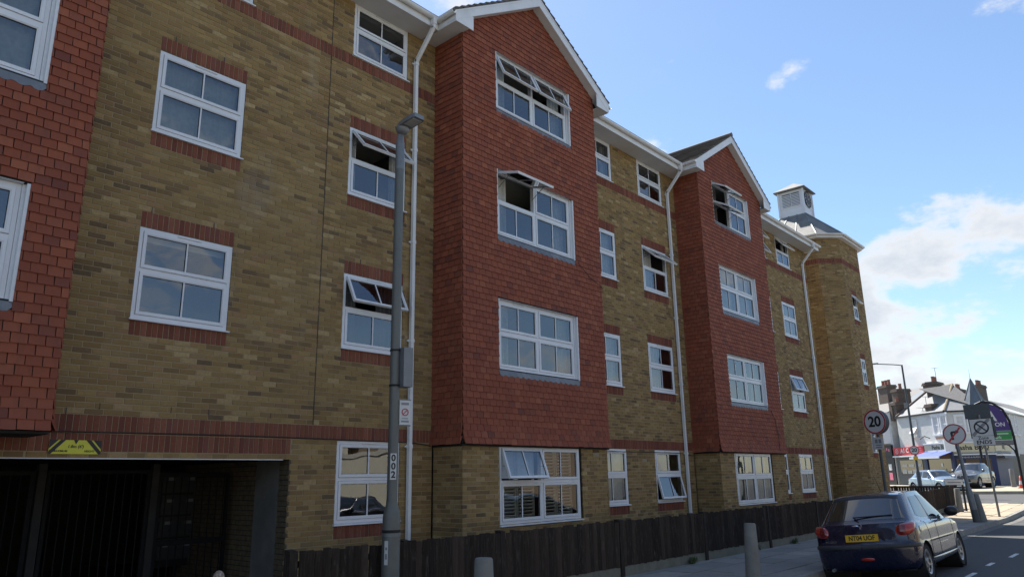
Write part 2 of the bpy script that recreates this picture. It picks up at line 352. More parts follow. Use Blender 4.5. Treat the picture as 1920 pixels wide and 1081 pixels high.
# near pavement: bed, slabs, kerb stones
pv = MB(); xs = [-20, 0, 34, 38, 42.6]
for a, b in zip(xs, xs[1:]): pv.hexa([(a, KY+.14, gz(a)-.1), (b, KY+.14, gz(b)-.1), (b, 8.25, gz(b)-.1), (a, 8.25, gz(a)-.1), (a, KY+.14, gz(a)+PAVE-.012), (b, KY+.14, gz(b)+PAVE-.012), (b, 8.25, gz(b)+PAVE-.012), (a, 8.25, gz(a)+PAVE-.012)])
pv.hexa([(38.2, 8.25, gz(38)-.1), (42.6, 8.25, gz(42.6)-.1), (44, 40, gz(44)-.1), (38.2, 40, gz(38)-.1), (38.2, 8.25, gz(38)+PAVE-.01), (42.6, 8.25, gz(42.6)+PAVE-.01), (44, 40, gz(44)+PAVE-.01), (38.2, 40, gz(38)+PAVE-.01)])
PAV = pv.build('pavement', 'slab_joint', kind='structure')
def slab_mesh(w, d, mat): return MB().box(.008, w-.008, .008, d-.008, -.03, 0).mesh('paving_slab', mat)
SLM = {}
rows = [(KY+.145, .45)]+[(KY+.6+.6*i, .6) for i in range(4)]
rng = random.Random(3)
for j, (y, d) in enumerate(rows):
    x = 6.2+(.45 if j % 2 else 0)
    while x < 41.5:
        w = .9; mt = 'buff_slab' if x > 29.5+rng.uniform(-.3, .3) else 'paving_slab'
        k = (w, d, mt)
        if k not in SLM: SLM[k] = slab_mesh(*k)
        link('paving_slab', SLM[k], PAV, (x, y, PAVE+gz(x+.45)+rng.uniform(-.004, .004)), (rng.uniform(-.003, .003), rng.uniform(-.002, .002)-(.025 if x > 34 else 0), 0))
        x += w
bs = MB(); 
for x in range(0, 5):
    for y in range(0, 14): bs.box(38.25+x*.86, 38.25+x*.86+.85, 8.3+y*.6, 8.3+y*.6+.59, gz(40)+PAVE-.05, gz(38.25+x*.86)+PAVE)
bs.build('side_paving', 'buff_slab', PAV, kind='stuff')
KM = MB().hexa([(.004, 0, -.2), (.911, 0, -.2), (.911, .135, -.2), (.004, .135, -.2), (.004, .012, 0), (.911, .012, 0), (.911, .135, 0), (.004, .135, 0)]).mesh('kerb_stone', 'kerb_stone')
for i in range(42):
    x = 4+i*.915
    link('kerb_stone', KM, PAV, (x, KY, PAVE+.004+gz(x+.4)), (0, -.025 if x > 34 else 0, rng.uniform(-.004, .004)))
for i in range(14): link('kerb_stone', KM, PAV, (42.4+.07*i, KY+i*.9, PAVE+.004+gz(42.5)), (0, 0, R(86)))
# planted strip between fence and flats
MB().box(6.2, 29.5, 8.06, 10.2, -.05, .10).build('planted_strip', 'gravel_dirt', kind='structure')
MB().box(29.5, 38.2, 8.06, 30, -.05, .12).build('side_garden', 'gravel_dirt', kind='structure')
MB().box(-12, 6.2, KY+.14, 10, -.05, .095).build('driveway', 'garage_floor', kind='structure')

# ------------------------------------------------------------------ the flats
BLD = thing('apartment_building', 'long four storey yellow brick flats with red tile hung gabled bays', 'building')
def cz(k): return .07+.075*k
FY = 10.0
class Frame:                                    # a wall face: s runs along it, out is towards the viewer
    def __init__(s, o, d, out=None):
        s.o = Vector((o[0], o[1], 0)); s.d = Vector((d[0], d[1], 0)).normalized(); s.n = Vector((s.d.y, -s.d.x, 0)); s.a = math.atan2(s.d.y, s.d.x)
    def p(s, t, z, out=0.): q = s.o+s.d*t+s.n*out; return (q.x, q.y, z)
YB, RB, TL, MORT = [], [], [], MB()
rb = random.Random(11)
def spans(a, b, z, holes):
    iv = [(a, b)]
    for (h0, h1, z0, z1) in holes:
        if z0 < z < z1:
            nv = []
            for (p, q) in iv:
                if h1 <= p or h0 >= q: nv.append((p, q)); continue
                if h0 > p: nv.append((p, h0))
                if h1 < q: nv.append((h1, q))
            iv = nv
    return iv
def bricks(F, s0, s1, k0, k1, holes=(), void=(), pad=0):
    for k in range(k0, k1):
        z = cz(k)+.005; off = .1125*(k % 2)
        for (a, b) in spans(s0, s1, z+.03, list(holes)+list(void)):
            t = math.floor((a-off)/.225)*.225+off
            while t < b:
                p, q = max(a, t), min(b, t+.215)
                if q-p > .03: YB.append((F, p, z, q-p))
                t += .225
    xs = sorted({s0, s1} | {h for v in void for h in v[:2] if s0 < h < s1}); zs = sorted({cz(k0), cz(k1)} | {h for v in void for h in v[2:] if cz(k0) < h < cz(k1)})
    for a, b in zip(xs, xs[1:]):
        for c, d in zip(zs, zs[1:]):
            mx, mz = (a+b)/2, (c+d)/2
            if any(v[0] < mx < v[1] and v[2] < mz < v[3] for v in void): continue
            MORT.quad(F.p(a, c, -.006), F.p(b, c, -.006), F.p(b, d, -.006), F.p(a, d, -.006))
def soldiers(F, a, b, z0, h=.225):
    n = max(1, round((b-a)/.075)); w = (b-a)/n
    for i in range(n): RB.append((F, a+i*w+.005, z0+.005, w-.01, h-.01))
TG, TW = .115, .17
def tiles(F, s0, s1, z0, z1, holes=(), gable=None, phase=0, flare=True):
    n = int(math.ceil((z1-z0)/TG))
    for j in range(n):
        z = z0+j*TG
        a, b = s0-.012, s1+.012
        if gable:
            c, zap, sl, ze = gable
            if z+TG*.5 > ze: hw = (zap-z-TG*.35)/sl; a, b = max(a, c-hw), min(b, c+hw)
            if b-a < .05: continue
        kick = .05*max(0, 1-j/3.)**1.5 if flare else 0
        for (p, q) in spans(a, b, z+TG*.45, holes):
            t = math.floor((p-s0)/TW)*TW+s0+((j+phase) % 2)*TW/2-TW
            while t < q:
                u, v = max(p, t), min(q, t+TW)
                if v-u > .025: TL.append((F, u, z, v-u-.008, kick, rb.uniform(-.012, .012), rb.uniform(-.004, .005)))
                t += TW
F0 = Frame((0, FY), (1, 0))

# window list: (left x, width, sill z, head z)
def wz(fl): return {0: (cz(15), cz(32)), 1: (cz(52), cz(69)), 2: (cz(88), cz(105)), 3: (cz(124), 10.46)}[fl]
COLS = {'W': (3.66, 1.34), 'L': (6.98, 1.28), 'A': (14.0, 1.28), 'B': (16.57, 1.28), 'D': (23.82, 1.26), 'C': (26.07, 1.26)}
HAVE = {'W': (1, 2, 3), 'L': (0, 1, 2, 3), 'A': (0, 1, 2, 3), 'B': (0, 1, 2, 3), 'C': (0, 1, 2, 3), 'D': (0, 1, 2, 3)}
void, holes, lint = [], [], []
for c, (x, w) in COLS.items():
    for fl in HAVE[c]:
        a, b = wz(fl); void.append((x, x+w, a, b))
        if fl in (1, 2): lint.append((x, x+w, b))
        if fl in (0, 1, 2): lint.append((x, x+w, a-.225))
GX0, GX1, GZT = -1.2, 6.15, cz(28)
void.append((GX0, GX1, -1, GZT))
for (a, b, z) in lint: holes.append((a, b, z, z+.225)); soldiers(F0, a, b, z)
BAND1, BAND3 = cz(32), cz(121)
SEG = [(2.67, 9.0), (13.4, 18.6), (23.0, 29.0)]
holes += [(-9, 40, BAND1, BAND1+.225), (-9, 40, BAND3, BAND3+.225), (-9, GX1+.02, cz(29), cz(32))]
for a, b in SEG:
    for z in (BAND1, BAND3):
        if a == 2.67 and z == BAND1: soldiers(F0, -3.0, b, z)
        else: soldiers(F0, a, b, z)
soldiers(F0, -3.0, GX1, cz(29))
for a, b in SEG:
    for j, (p, q) in enumerate([(a, b)] if a != 2.67 else [(2.67, 6.515), (6.53, 9.0)]): bricks(F0, p, q, 0 if a != 2.67 else 35, 139, holes, void)
bricks(F0, 2.67, 9.0, 0, 35, holes, void)
bricks(F0, -3.0, 2.67, 0, 35, holes, void)
MB().box(6.515, 6.53, FY-.001, FY+.02, cz(35), 10.46).build('movement_joint', 'cable_black', BLD)
# bays
BY = 9.22; BAYS = [(-1.73, 2.67), (9.0, 13.4), (18.6, 23.0)]
BWZ = {0: (1.03, 2.43), 1: (3.82, 5.17), 2: (6.46, 7.86), 3: (9.19, 10.51)}
TZ0, APEX, HALF = 2.43, 12.33, 2.59
SLOPE = (APEX-10.68)/HALF
BAYWIN = []
for bi, (x0, x1) in enumerate(BAYS):
    Ff = Frame((x0, BY), (1, 0)); Fl = Frame((x0, FY), (0, -1)); Fr = Frame((x1, BY), (0, 1))
    wx = x0+.95 if bi == 1 else (x0+.9 if bi == 2 else x1-.52-2.5)
    wv = []
    for fl in ((1, 2, 3) if bi == 0 else (0, 1, 2, 3)):
        a, b = BWZ[fl]; wv.append((wx-x0, wx-x0+2.5, a, b)); BAYWIN.append((bi, fl, wx, a, b))
    tv = [(p, q, a-.10, b) for (p, q, a, b) in wv]
    tiles(Ff, 0, x1-x0, TZ0, APEX-.1, tv, (HALF-.39, APEX-.16, SLOPE, 10.62))
    tiles(Fl, 0, FY-BY, TZ0, 10.46, phase=1); tiles(Fr, 0, FY-BY, TZ0, 10.46, phase=1)
    # sheathing behind the tiles
    sh = MB(); xs = [0, wx-x0, wx-x0+2.5, x1-x0]; zz = sorted({TZ0+.012, 10.4} | {h for v in wv for h in v[2:] if h > TZ0+.02 and h < 10.4})
    for a, b in zip(xs, xs[1:]):
        for c, d in zip(zz, zz[1:]):
            if any(v[0] < (a+b)/2 < v[1] and v[2] < (c+d)/2 < v[3] for v in wv): continue
            sh.quad(Ff.p(a, c, -.004), Ff.p(b, c, -.004), Ff.p(b, d, -.004), Ff.p(a, d, -.004))
    top = [(0, 10.4), (wx-x0, 10.4), (wx-x0, 10.52), (wx-x0+2.5, 10.52), (wx-x0+2.5, 10.4), (x1-x0, 10.4), (x1-x0, 10.62), ((x1-x0)/2, APEX-.1), (0, 10.62)]
    sh.add([Ff.p(s, z, -.004) for s, z in top], [tuple(range(len(top)))])
    for Fs in (Fl, Fr): sh.quad(Fs.p(0, TZ0+.012, -.004), Fs.p(.776, TZ0+.012, -.004), Fs.p(.776, 10.6, -.004), Fs.p(0, 10.6, -.004))
    sh.quad((x0+.004, BY+.004, TZ0+.012), (x0+.004, FY, TZ0+.012), (x1-.004, FY, TZ0+.012), (x1-.004, BY+.004, TZ0+.012))
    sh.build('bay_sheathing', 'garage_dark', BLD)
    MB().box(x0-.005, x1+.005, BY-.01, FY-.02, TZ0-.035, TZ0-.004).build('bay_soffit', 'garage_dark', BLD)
    if bi:
        fb = Frame((x0+.03, BY+.03), (1, 0)); v0 = [(p-.03, q-.03, a, b) for (p, q, a, b) in wv[:1]]
        bricks(fb, 0, x1-x0-.06, 0, 31, [], v0)
        bricks(Frame((x0+.03, FY), (0, -1)), .0, FY-BY-.03, 0, 31); bricks(Frame((x1-.03, BY+.03), (0, 1)), 0, FY-BY-.03, 0, 31)
# tower
TVX, TVY, TA, TF = 31.66, 9.4, .72, 2.42
oct_ = [(TVX-TA, TVY+TA+TF), (TVX-TA, TVY+TA), (TVX, TVY), (TVX+TF, TVY), (TVX+TF+TA, TVY+TA), (TVX+TF+TA, TVY+TA+TF), (TVX+TF, TVY+2*TA+TF), (TVX, TVY+2*TA+TF)]
TWIN = [(.78, .62, 8.12, 9.2), (.78, .62, 5.36, 6.44), (.78, .62, 2.6, 3.7)]
TZB = cz(138)
for i in range(8):
    a, b = oct_[i], oct_[(i+1) % 8]; Ft = Frame(a, (b[0]-a[0], b[1]-a[1])); Lx = math.dist(a, b)
    tv = [(s, s+w, p, q) for s, w, p, q in TWIN] if i == 2 else []
    hh = [(-1, 9, TZB, TZB+.225)]
    if i == 2:
        for s, w, p, q in TWIN: soldiers(Ft, s, s+w, q); soldiers(Ft, s, s+w, p-.225); hh += [(s, s+w, q, q+.225), (s, s+w, p-.225, p)]
    bricks(Ft, 0, Lx, 0, 153, hh, tv); soldiers(Ft, 0, Lx, TZB)
# end wall, back, link and an added block against sky light
Fe = Frame((29.0, FY), (0, 1)); bricks(Fe, 0, 3.0, 0, 139)
plain('sooty_wall', (.24, .17, .085), .95, var=.25, scale=6)
bk = MB(); bk.box(28.7, 28.98, 13.0, 19, 0, 10.5); bk.box(-6, 28.98, 18.7, 19, 0, 10.5); bk.box(-6, -5.7, FY+.3, 18.7, 0, 10.5); bk.box(-6, -3.0, FY, FY+.3, 0, 10.5); bk.box(28.98, 31.2, 13.2, 13.5, 0, 7.5)
bk.box(-45, -6.0, FY+.1, 18.9, 0, 10.5); bk.build('rear_walls_and_sky_block', 'sooty_wall', BLD)  # long unseen box, added to cut sky light on the bay sides

# -------- turn the lists into pieces: the 300 largest in view are parts of their own, the rest one part
def rank(lst, centre):
    out = []
    for i, e in enumerate(lst):
        c = centre(e); q = px(c)
        if q and -15 < q[0] < 1935 and -15 < q[1] < 1095 and e[0].n.dot((EYE-Vector(c)).normalized()) > .05: out.append((q[2]*(1 if e[0].n.dot((EYE-Vector(c)).normalized()) > .3 else 3), i))
    out.sort(); return out
rj = random.Random(5)
def box5(F, p, z, l, h, out, dep, mb, je=.0):
    a = F.p(p, z, -dep); vs = []
    for o in (-dep, out):
        e = [rj.uniform(-je, je) for _ in range(4)]
        vs += [F.p(p+e[0], z+e[1], o), F.p(p+l+e[2], z+e[3], o), F.p(p+l+e[1], z+h+e[2], o), F.p(p+e[3], z+h+e[0], o)]
    mb.add(vs, [(4, 5, 6, 7), (0, 1, 5, 4), (1, 2, 6, 5), (2, 3, 7, 6), (3, 0, 4, 7)])
def local_box(l, h, dep=.05): 
    b = .004; vs = [(0, dep, 0), (l, dep, 0), (l, dep, h), (0, dep, h), (0, .003, 0), (l, .003, 0), (l, .003, h), (0, .003, h), (b, 0, b), (l-b, 0, b), (l-b, 0, h-b), (b, 0, h-b)]
    return vs, [(0, 1, 5, 4), (1, 2, 6, 5), (2, 3, 7, 6), (3, 0, 4, 7), (4, 5, 9, 8), (5, 6, 10, 9), (6, 7, 11, 10), (7, 4, 8, 11), (8, 9, 10, 11)]
BM = MB().add(*local_box(.213, .063)).mesh('brick', 'yellow_stock_brick')
sel = [i for d, i in rank(YB, lambda e: e[0].p(e[1]+e[3]/2, e[2]+.03)) if abs(YB[i][3]-.215) < 1e-6][:300]
ss = set(sel)
for i in sel:
    F, p, z, l = YB[i]; link('brick', BM, BLD, F.p(p, z, rj.uniform(-.002, .002)), (rj.uniform(-.008, .008), rj.uniform(-.006, .006), F.a))
mb = MB()
for i, (F, p, z, l) in enumerate(YB):
    if i not in ss: box5(F, p, z+.001, l-.002, .063, rj.uniform(-.003, .003), .03, mb, .003)
mb.build('brickwork', 'yellow_stock_brick', BLD, kind='stuff')
sel = [i for d, i in rank(RB, lambda e: e[0].p(e[1]+e[3]/2, e[2]+.1))][:300]; ss = set(sel); cache = {}
for i in sel:
    F, p, z, w, h = RB[i]; k = (round(w, 3), round(h, 3))
    if k not in cache: cache[k] = MB().add(*local_box(k[0], k[1])).mesh('soldier_brick', 'red_brick')
    link('soldier_brick', cache[k], BLD, F.p(p, z, rj.uniform(0, .004)), (rj.uniform(-.006, .006), rj.uniform(-.006, .006), F.a))
mb = MB()
for i, (F, p, z, w, h) in enumerate(RB):
    if i not in ss: box5(F, p, z, w, h, rj.uniform(0, .004), .03, mb, .002)
mb.build('soldier_courses', 'red_brick', BLD, kind='stuff')
MORT.build('mortar_bed', 'mortar', BLD)
def tile_v(l, kick):
    o0, o1 = .030+kick, .012+kick*.6; t = .014
    vs = [(0, -o0+t, 0), (l, -o0+t, 0), (l, -o0, 0), (0, -o0, 0), (0, -o1, TG+.012), (l, -o1, TG+.012), (0, 0, TG+.012), (l, 0, TG+.012)]
    return vs, [(3, 2, 5, 4), (0, 1, 2, 3), (2, 1, 7, 5), (1, 0, 6, 7), (0, 3, 4, 6)]
cand = rank(TL, lambda e: e[0].p(e[1]+e[3]/2, e[2]+.05)); sel = [i for d, i in cand][:300]; ss = set(sel); cache = {}
for i in sel:
    F, p, z, l, kick, ro, dz = TL[i]; k = (round(l, 2), round(kick, 3))
    if k not in cache: cache[k] = MB().add(*tile_v(*k)).mesh('tile', 'clay_tile')
    link('tile', cache[k], BLD, F.p(p, z+dz, 0), (0, ro*1.3, F.a))
mb = MB()
for i, (F, p, z, l, kick, ro, dz) in enumerate(TL):
    if i in ss: continue
    vs, fs = tile_v(l, kick); mb.add([F.p(p+x, z+dz+zz-(x-l/2)*ro*1.3, -y) for x, y, zz in vs], fs)
mb.build('tile_hanging', 'clay_tile', BLD, kind='stuff')

# ------------------------------------------------------------------ windows
WC = {}
def cached(key, fn):
    if key not in WC: WC[key] = fn()
    return WC[key]
def ring(mb, x0, x1, z0, z1, b, y0, y1, bt=None, bb=None):
    bt = bt or b; bb = bb or b
    mb.box(x0, x0+b, y0, y1, z0, z1); mb.box(x1-b, x1, y0, y1, z0, z1); mb.box(x0+b, x1-b, y0, y1, z1-bt, z1); mb.box(x0+b, x1-b, y0, y1, z0, z0+bb)
def win_frame(w, h, cols, zt):
    mb = MB(); y0, y1 = .012, .10; B = .05
    ring(mb, 0, w, 0, h, B, y0, y1)
    if cols == 2: mb.box(w/2-.028, w/2+.028, y0, y1, B, h-B)
    xs = [(B, w-B)] if cols == 1 else [(B, w/2-.028), (w/2+.028, w-B)]
    for a, b in xs: mb.box(a, b, y0+.004, y1, zt-.025, zt+.025)
    return mb.mesh('window', 'upvc')
def win_sash(cw, ch):
    mb = MB(); b = .052
    # bevelled sash section: outer step and sloped inner lip
    ring(mb, .004, cw-.004, -ch+.004, -.004, b-.016, -.016, .03)
    ring(mb, .016, cw-.016, -ch+.016, -.016, b-.016, -.009, .024)
    mb.box(cw/2-.011, cw/2+.011, -.004, .02, -ch+b, -b)
    mb.cur = 1
    for p, q in ((b-.002, cw/2-.011), (cw/2+.011, cw-b+.002)): ring(mb, p, q, -ch+b-.002, -b+.002, .008, .006, .016)
    return mb.mesh('sash', ['upvc', 'rubber'])
def win_pane(pw, ph): return MB().quad((0, 0, 0), (pw, 0, 0), (pw, 0, ph), (0, 0, ph)).mesh('pane', 'window_glass')
rw = random.Random(21)
def room(w, h, dep, mat):
    mb = MB(); a, b, c, d = -.25, w+.25, -.35, h+.2; y0, y1 = .13, dep
    mb.quad((a, y1, c), (b, y1, c), (b, y1, d), (a, y1, d)); mb.quad((a, y0, c), (a, y1, c), (a, y1, d), (a, y0, d)); mb.quad((b, y1, c), (b, y0, c), (b, y0, d), (b, y1, d))
    mb.quad((a, y0, c), (b, y0, c), (b, y1, c), (a, y1, c)); mb.cur = 1; mb.quad((a, y0, d), (a, y1, d), (b, y1, d), (b, y0, d)); mb.cur = 0
    for p, q, r, s in ((a, 0, c, d), (w, b, c, d), (0, w, c, 0), (0, w, h, d)): mb.quad((p, y0, r), (q, y0, r), (q, y0, s), (p, y0, s))
    return mb.mesh('room_lining', [mat, 'blind'])
def fabric(x0, x1, z0, z1, y, folds, amp, name, mat, wavy=0.):
    mb = MB(); n = max(8, int(folds*6)); vs = []
    for i in range(n+1):
        t = i/n; yy = y+amp*math.sin(t*folds*2*math.pi)+.4*amp*math.sin(t*folds*3.3+1)
        vs += [(x0+(x1-x0)*t, yy, z0+wavy*math.sin(t*9)), (x0+(x1-x0)*t, yy, z1)]
    return mb.add(vs, [(2*i, 2*i+2, 2*i+3, 2*i+1) for i in range(n)]).mesh(name, mat, smooth=True)
def window(x, y, z, w, h, cols=1, opens=None, inside='dark', bay=False, split=.53, sillz=True):
    opens = opens or {}; B = .05; zt = h*split
    fr = link('window', cached(('f', w, h, cols), lambda: win_frame(w, h, cols, zt)), BLD, (x, y, z))
    xs = [(B, w-B)] if cols == 1 else [(B, w/2-.028), (w/2+.028, w-B)]
    for ci, (a, b) in enumerate(xs):
        for ri, (c, d) in enumerate(((B, zt-.025), (zt+.025, h-B))):
            cw, chh = round(b-a, 4), round(d-c, 4); ang = R(opens.get((ci, ri), 0)); off = -.012 if ang else 0
            loc = (a, .016+off, d); rot = (-ang, 0, 0)
            link('sash', cached(('s', cw, chh), lambda: win_sash(cw, chh)), fr, loc, rot)
            pw, ph = round(cw/2-.011-.050, 4), round(chh-.1, 4)
            me = cached(('p', pw, ph), lambda: win_pane(pw, ph))
            for xo in (.050, cw/2+.011):
                v = Vector((xo, .012, -chh+.05)); v.rotate(Matrix.Rotation(-ang, 3, 'X')); link('pane', me, fr, Vector(loc)+v, rot)
            if ang:
                s, cc = math.sin(ang), math.cos(ang)
                arm = MB()
                for xo in (.05, cw-.05): arm.beam((a+xo, .02, d-chh*.55), (a+xo, .0-s*chh*.6, d-cc*chh*.6), .014, .006)
                arm.build('stay', 'galvanised', fr)
    link('sill', cached(('l', w), lambda: MB().hexa([(-.03, -.045, -.032), (w+.03, -.045, -.032), (w+.03, .05, -.032), (-.03, .05, -.032), (-.03, -.045, -.012), (w+.03, -.045, -.012), (w+.03, .05, .002), (-.03, .05, .002)]).mesh('sill', 'upvc')), fr)
    for ci, (a, b) in enumerate(xs):
        c_ = (a+b)/2+.02; vw = .17
        link('trickle_vent', cached(('v', vw), lambda: MB().box(-vw, vw, -.006, .02, -.011, .011).box(-vw+.01, vw-.01, -.012, .0, -.006, .004).mesh('trickle_vent', 'upvc')), fr, (c_, .006, h-.028))
    dep = 1.7
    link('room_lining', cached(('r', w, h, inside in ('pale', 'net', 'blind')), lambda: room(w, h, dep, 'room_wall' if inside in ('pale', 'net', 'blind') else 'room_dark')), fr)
    if inside == 'blind': link('roller_blind', MB().box(.06, w-.06, .13, .135, h*.08, h-.04).mesh('roller_blind', 'blind'), fr)
    if inside == 'halfblind': link('roller_blind', MB().box(.06, w-.06, .14, .146, h*rw.uniform(.86, .92), h-.04).mesh('roller_blind', 'blind'), fr)
    if inside == 'net': link('net_curtain', fabric(.05, w-.05, .05, h-.05, .17, 9, .012, 'net_curtain', 'curtain'), fr)
    if inside == 'curtains':
        for a, b in ((.05, w*.2), (w*.82, w-.05)): link('curtain', fabric(a, b, .03, h-.05, .19, 3, .03, 'curtain', 'curtain'), fr)
    if inside == 'swag': link('curtain', fabric(.05, w*.55, .03, h-.05, .19, 5, .03, 'curtain', 'curtain'), fr)
    if inside == 'darkcurtains':
        for a, b in ((.05, w*.3), (w*.65, w-.05)): link('curtain', fabric(a, b, .03, h-.05, .19, 4, .03, 'curtain', 'dark_curtain'), fr)
    if inside == 'shutters':
        for ci, (a, b) in enumerate(xs):
            for half in (0, 1):
                p = a+.04+half*(b-a-.08)/2; q = p+(b-a-.08)/2-.01; sm = MB()
                ring(sm, p, q, .07, h-.06, .045, .15, .18); sm.box(p, q, .15, .18, zt-.03, zt+.03)
                zz = .13
                while zz < h-.12:
                    if abs(zz-zt) > .05:
                        if ci == 0 and zz > zt: sm.hexa([(p+.04, .15, zz-.012), (q-.04, .15, zz-.012), (q-.04, .158, zz-.012), (p+.04, .158, zz-.012), (p+.04, .166, zz+.052), (q-.04, .166, zz+.052), (q-.04, .174, zz+.052), (p+.04, .174, zz+.052)])
                        else: sm.hexa([(p+.04, .132, zz+.004), (q-.04, .132, zz+.004), (q-.04, .192, zz-.02), (p+.04, .192, zz-.02), (p+.04, .132, zz+.024), (q-.04, .132, zz+.024), (q-.04, .192, zz-.008), (p+.04, .192, zz-.008)])
                    zz += .062
                sm.build('shutter_panel', 'shutter_white', fr)
    return fr
SPEC = {('W', 1): ({}, 'halfblind'), ('W', 2): ({}, 'net'), ('W', 3): ({}, 'dark'), ('L', 0): ({}, 'dark'), ('L', 1): ({(0, 1): 27}, 'darkcurtains'), ('L', 2): ({(0, 1): 42}, 'curtains'), ('L', 3): ({}, 'halfblind'),
        ('A', 0): ({}, 'blind'), ('A', 1): ({}, 'net'), ('A', 2): ({}, 'net'), ('A', 3): ({}, 'curtains'), ('B', 0): ({(0, 0): 13}, 'dark'), ('B', 1): ({}, 'swag'), ('B', 2): ({(0, 1): 48}, 'swag'), ('B', 3): ({}, 'halfblind'),
        ('C', 0): ({}, 'darkcurtains'), ('C', 1): ({(0, 1): 20}, 'net'), ('C', 2): ({}, 'net'), ('C', 3): ({(0, 1): 40}, 'curtains'), ('D', 0): ({}, 'dark'), ('D', 1): ({}, 'dark'), ('D', 2): ({}, 'dark'), ('D', 3): ({(0, 0): 30, (0, 1): 32}, 'dark')}
for c, (x, w) in COLS.items():
    for fl in HAVE[c]:
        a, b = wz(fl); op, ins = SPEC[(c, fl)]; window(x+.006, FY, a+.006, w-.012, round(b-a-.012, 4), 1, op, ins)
BSP = {(0, 1): ({}, 'dark'), (0, 2): ({}, 'net'), (0, 3): ({}, 'dark'), (1, 0): ({(0, 1): 20}, 'shutters'), (1, 1): ({}, 'curtains'), (1, 2): ({(0, 1): 74}, 'curtains'), (1, 3): ({(0, 1): 24, (1, 1): 24}, 'curtains'),
       (2, 0): ({}, 'net'), (2, 1): ({}, 'curtains'), (2, 2): ({}, 'net'), (2, 3): ({(0, 1): 62, (0, 0): 60}, 'darkcurtains')}
for bi, fl, wx, a, b in BAYWIN:
    op, ins = BSP[(bi, fl)]; yy = BY+(.035 if fl == 0 else .05); h = round(b-a-.012, 4)
    fr = window(wx+.03, yy, a+.006, 2.40, h, 2, op, ins)
    if fl:
        ln = MB(); ln.box(-.029, -.003, -.06, .10, -.005, h+.004); ln.box(2.403, 2.469, -.005, .10, -.005, h+.004); ln.box(2.435, 2.469, -.065, -.006, -.03, h+.004); ln.box(-.003, 2.403, -.06, .10, h+.003, h+.006)
        ln.build('window_lining', 'upvc', fr)
        # dressed lead apron with scalloped lower edge
        n = 64; vs = []; fs = []
        for i in range(n+1):
            t = i/n; s = -.03+2.50*t; sc = abs(math.sin(t*math.pi*15))**.6
            vs += [(s, -.052, -.03), (s, -.068, -.095-.05*sc)]
        fs = [(2*i, 2*i+2, 2*i+3, 2*i+1) for i in range(n)]
        ap = MB().add(vs, fs); b0 = len(ap.v); ap.add([(v[0], v[1]+.006, v[2]) for v in vs], [f[::-1] for f in fs]); ap.build('lead_apron', 'lead', fr)
for s, w, p, q in TWIN:
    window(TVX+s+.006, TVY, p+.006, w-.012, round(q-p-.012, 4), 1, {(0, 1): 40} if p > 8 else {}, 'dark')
# ------------------------------------------------------------------ eaves, gutters, pipes, roofs
FAS = 9.5; SOF = 10.46
def gutter(mb, p, q, r=.058, n=8):
    p, q = Vector(p), Vector(q); t = (q-p).normalized(); a = Vector((0, 0, 1)).cross(t).normalized(); vs = []; fs = []
    for o in (p, q):
        for rr in (r, r-.006):
            for i in range(n+1): th = math.pi+math.pi*i/n; vs.append(o+a*(rr*math.cos(th))+Vector((0, 0, rr*math.sin(th)*1.05)))
    k = n+1
    for i in range(n): fs += [(i, i+1, 2*k+i+1, 2*k+i), (k+i, 3*k+i, 3*k+i+1, k+i+1)]
    fs += [(0, 2*k, 3*k, k), (n, k+n, 3*k+n, 2*k+n)]
    fs += [tuple(list(range(0, k))+list(range(2*k-1, k-1, -1)))[::1], tuple(list(range(2*k, 3*k))+list(range(4*k-1, 3*k-1, -1)))]
    mb.add(vs, fs)
    L = (q-p).length; m_ = int(L/1.0)
    for i in range(m_+1):
        c = p+t*(.3+i*1.0)
        if (c-p).length < L-.1:
            for sgn in range(n):
                th = math.pi+math.pi*(sgn+.5)/n; d = a*math.cos(th)+Vector((0, 0, math.sin(th)*1.05)); e = a*(-math.sin(th))+Vector((0, 0, math.cos(th)))
                mb.beam(c+d*(r+.002)-e*.013, c+d*(r+.002)+e*.013, .045 if i % 3 == 0 else .022, .008, t)
EAV = [(-6.0, -2.12), (3.06, 8.61), (13.79, 18.21), (23.39, 29.25)]
for a, b in EAV:
    e = MB(); e.box(a, b, FAS, FAS+.02, SOF-.015, 10.655); e.build('fascia', 'upvc_fascia', BLD)
    MB().box(a-(.0), b, FAS+.02, FY+.02, SOF, SOF+.012).build('soffit', 'soffit_board', BLD)
    gm = MB(); gutter(gm, (a-.02, FAS-.06, 10.63), (b+.02, FAS-.06, 10.63)); gm.build('gutter', 'upvc_fascia', BLD)
tilesR = MB()
def roof_slope(mb, e0, e1, r0, r1, gauge=.2, tw=.3, th=.045):   # eave e0->e1, ridge r0->r1; stepped interlocking tiles
    e0, e1, r0, r1 = map(Vector, (e0, e1, r0, r1)); nrm = (e1-e0).cross(r0-e0).normalized()
    if nrm.z < 0: nrm = -nrm
    n = max(1, int((r0-e0).length/gauge))
    for j in range(n):
        t0, t1 = j/n, (j+1.25)/n
        if t1 > 1: t1 = 1
        a, b, c, d = e0.lerp(r0, t0), e1.lerp(r1, t0), e1.lerp(r1, t1), e0.lerp(r0, t1)
        m_ = max(1, int((b-a).length/tw))
        for i in range(m_):
            p, q = i/m_, (i+.985)/m_
            A, B, C, D = a.lerp(b, p), a.lerp(b, q), d.lerp(c, q), d.lerp(c, p)
            mb.hexa([A, B, C, D, A+nrm*(th+.012), B+nrm*(th+.012), C+nrm*(.012), D+nrm*(.012)])
PIT = math.tan(R(35)); RY = 14.6; RZ = 10.68+(RY-9.42)*PIT
mr = MB(); mr.hexa([(-6.2, 9.42, 10.64), (29.3, 9.42, 10.64), (29.3, RY, RZ-.04), (-6.2, RY, RZ-.04), (-6.2, 9.42, 10.68), (29.3, 9.42, 10.68), (29.3, RY, RZ), (-6.2, RY, RZ)])
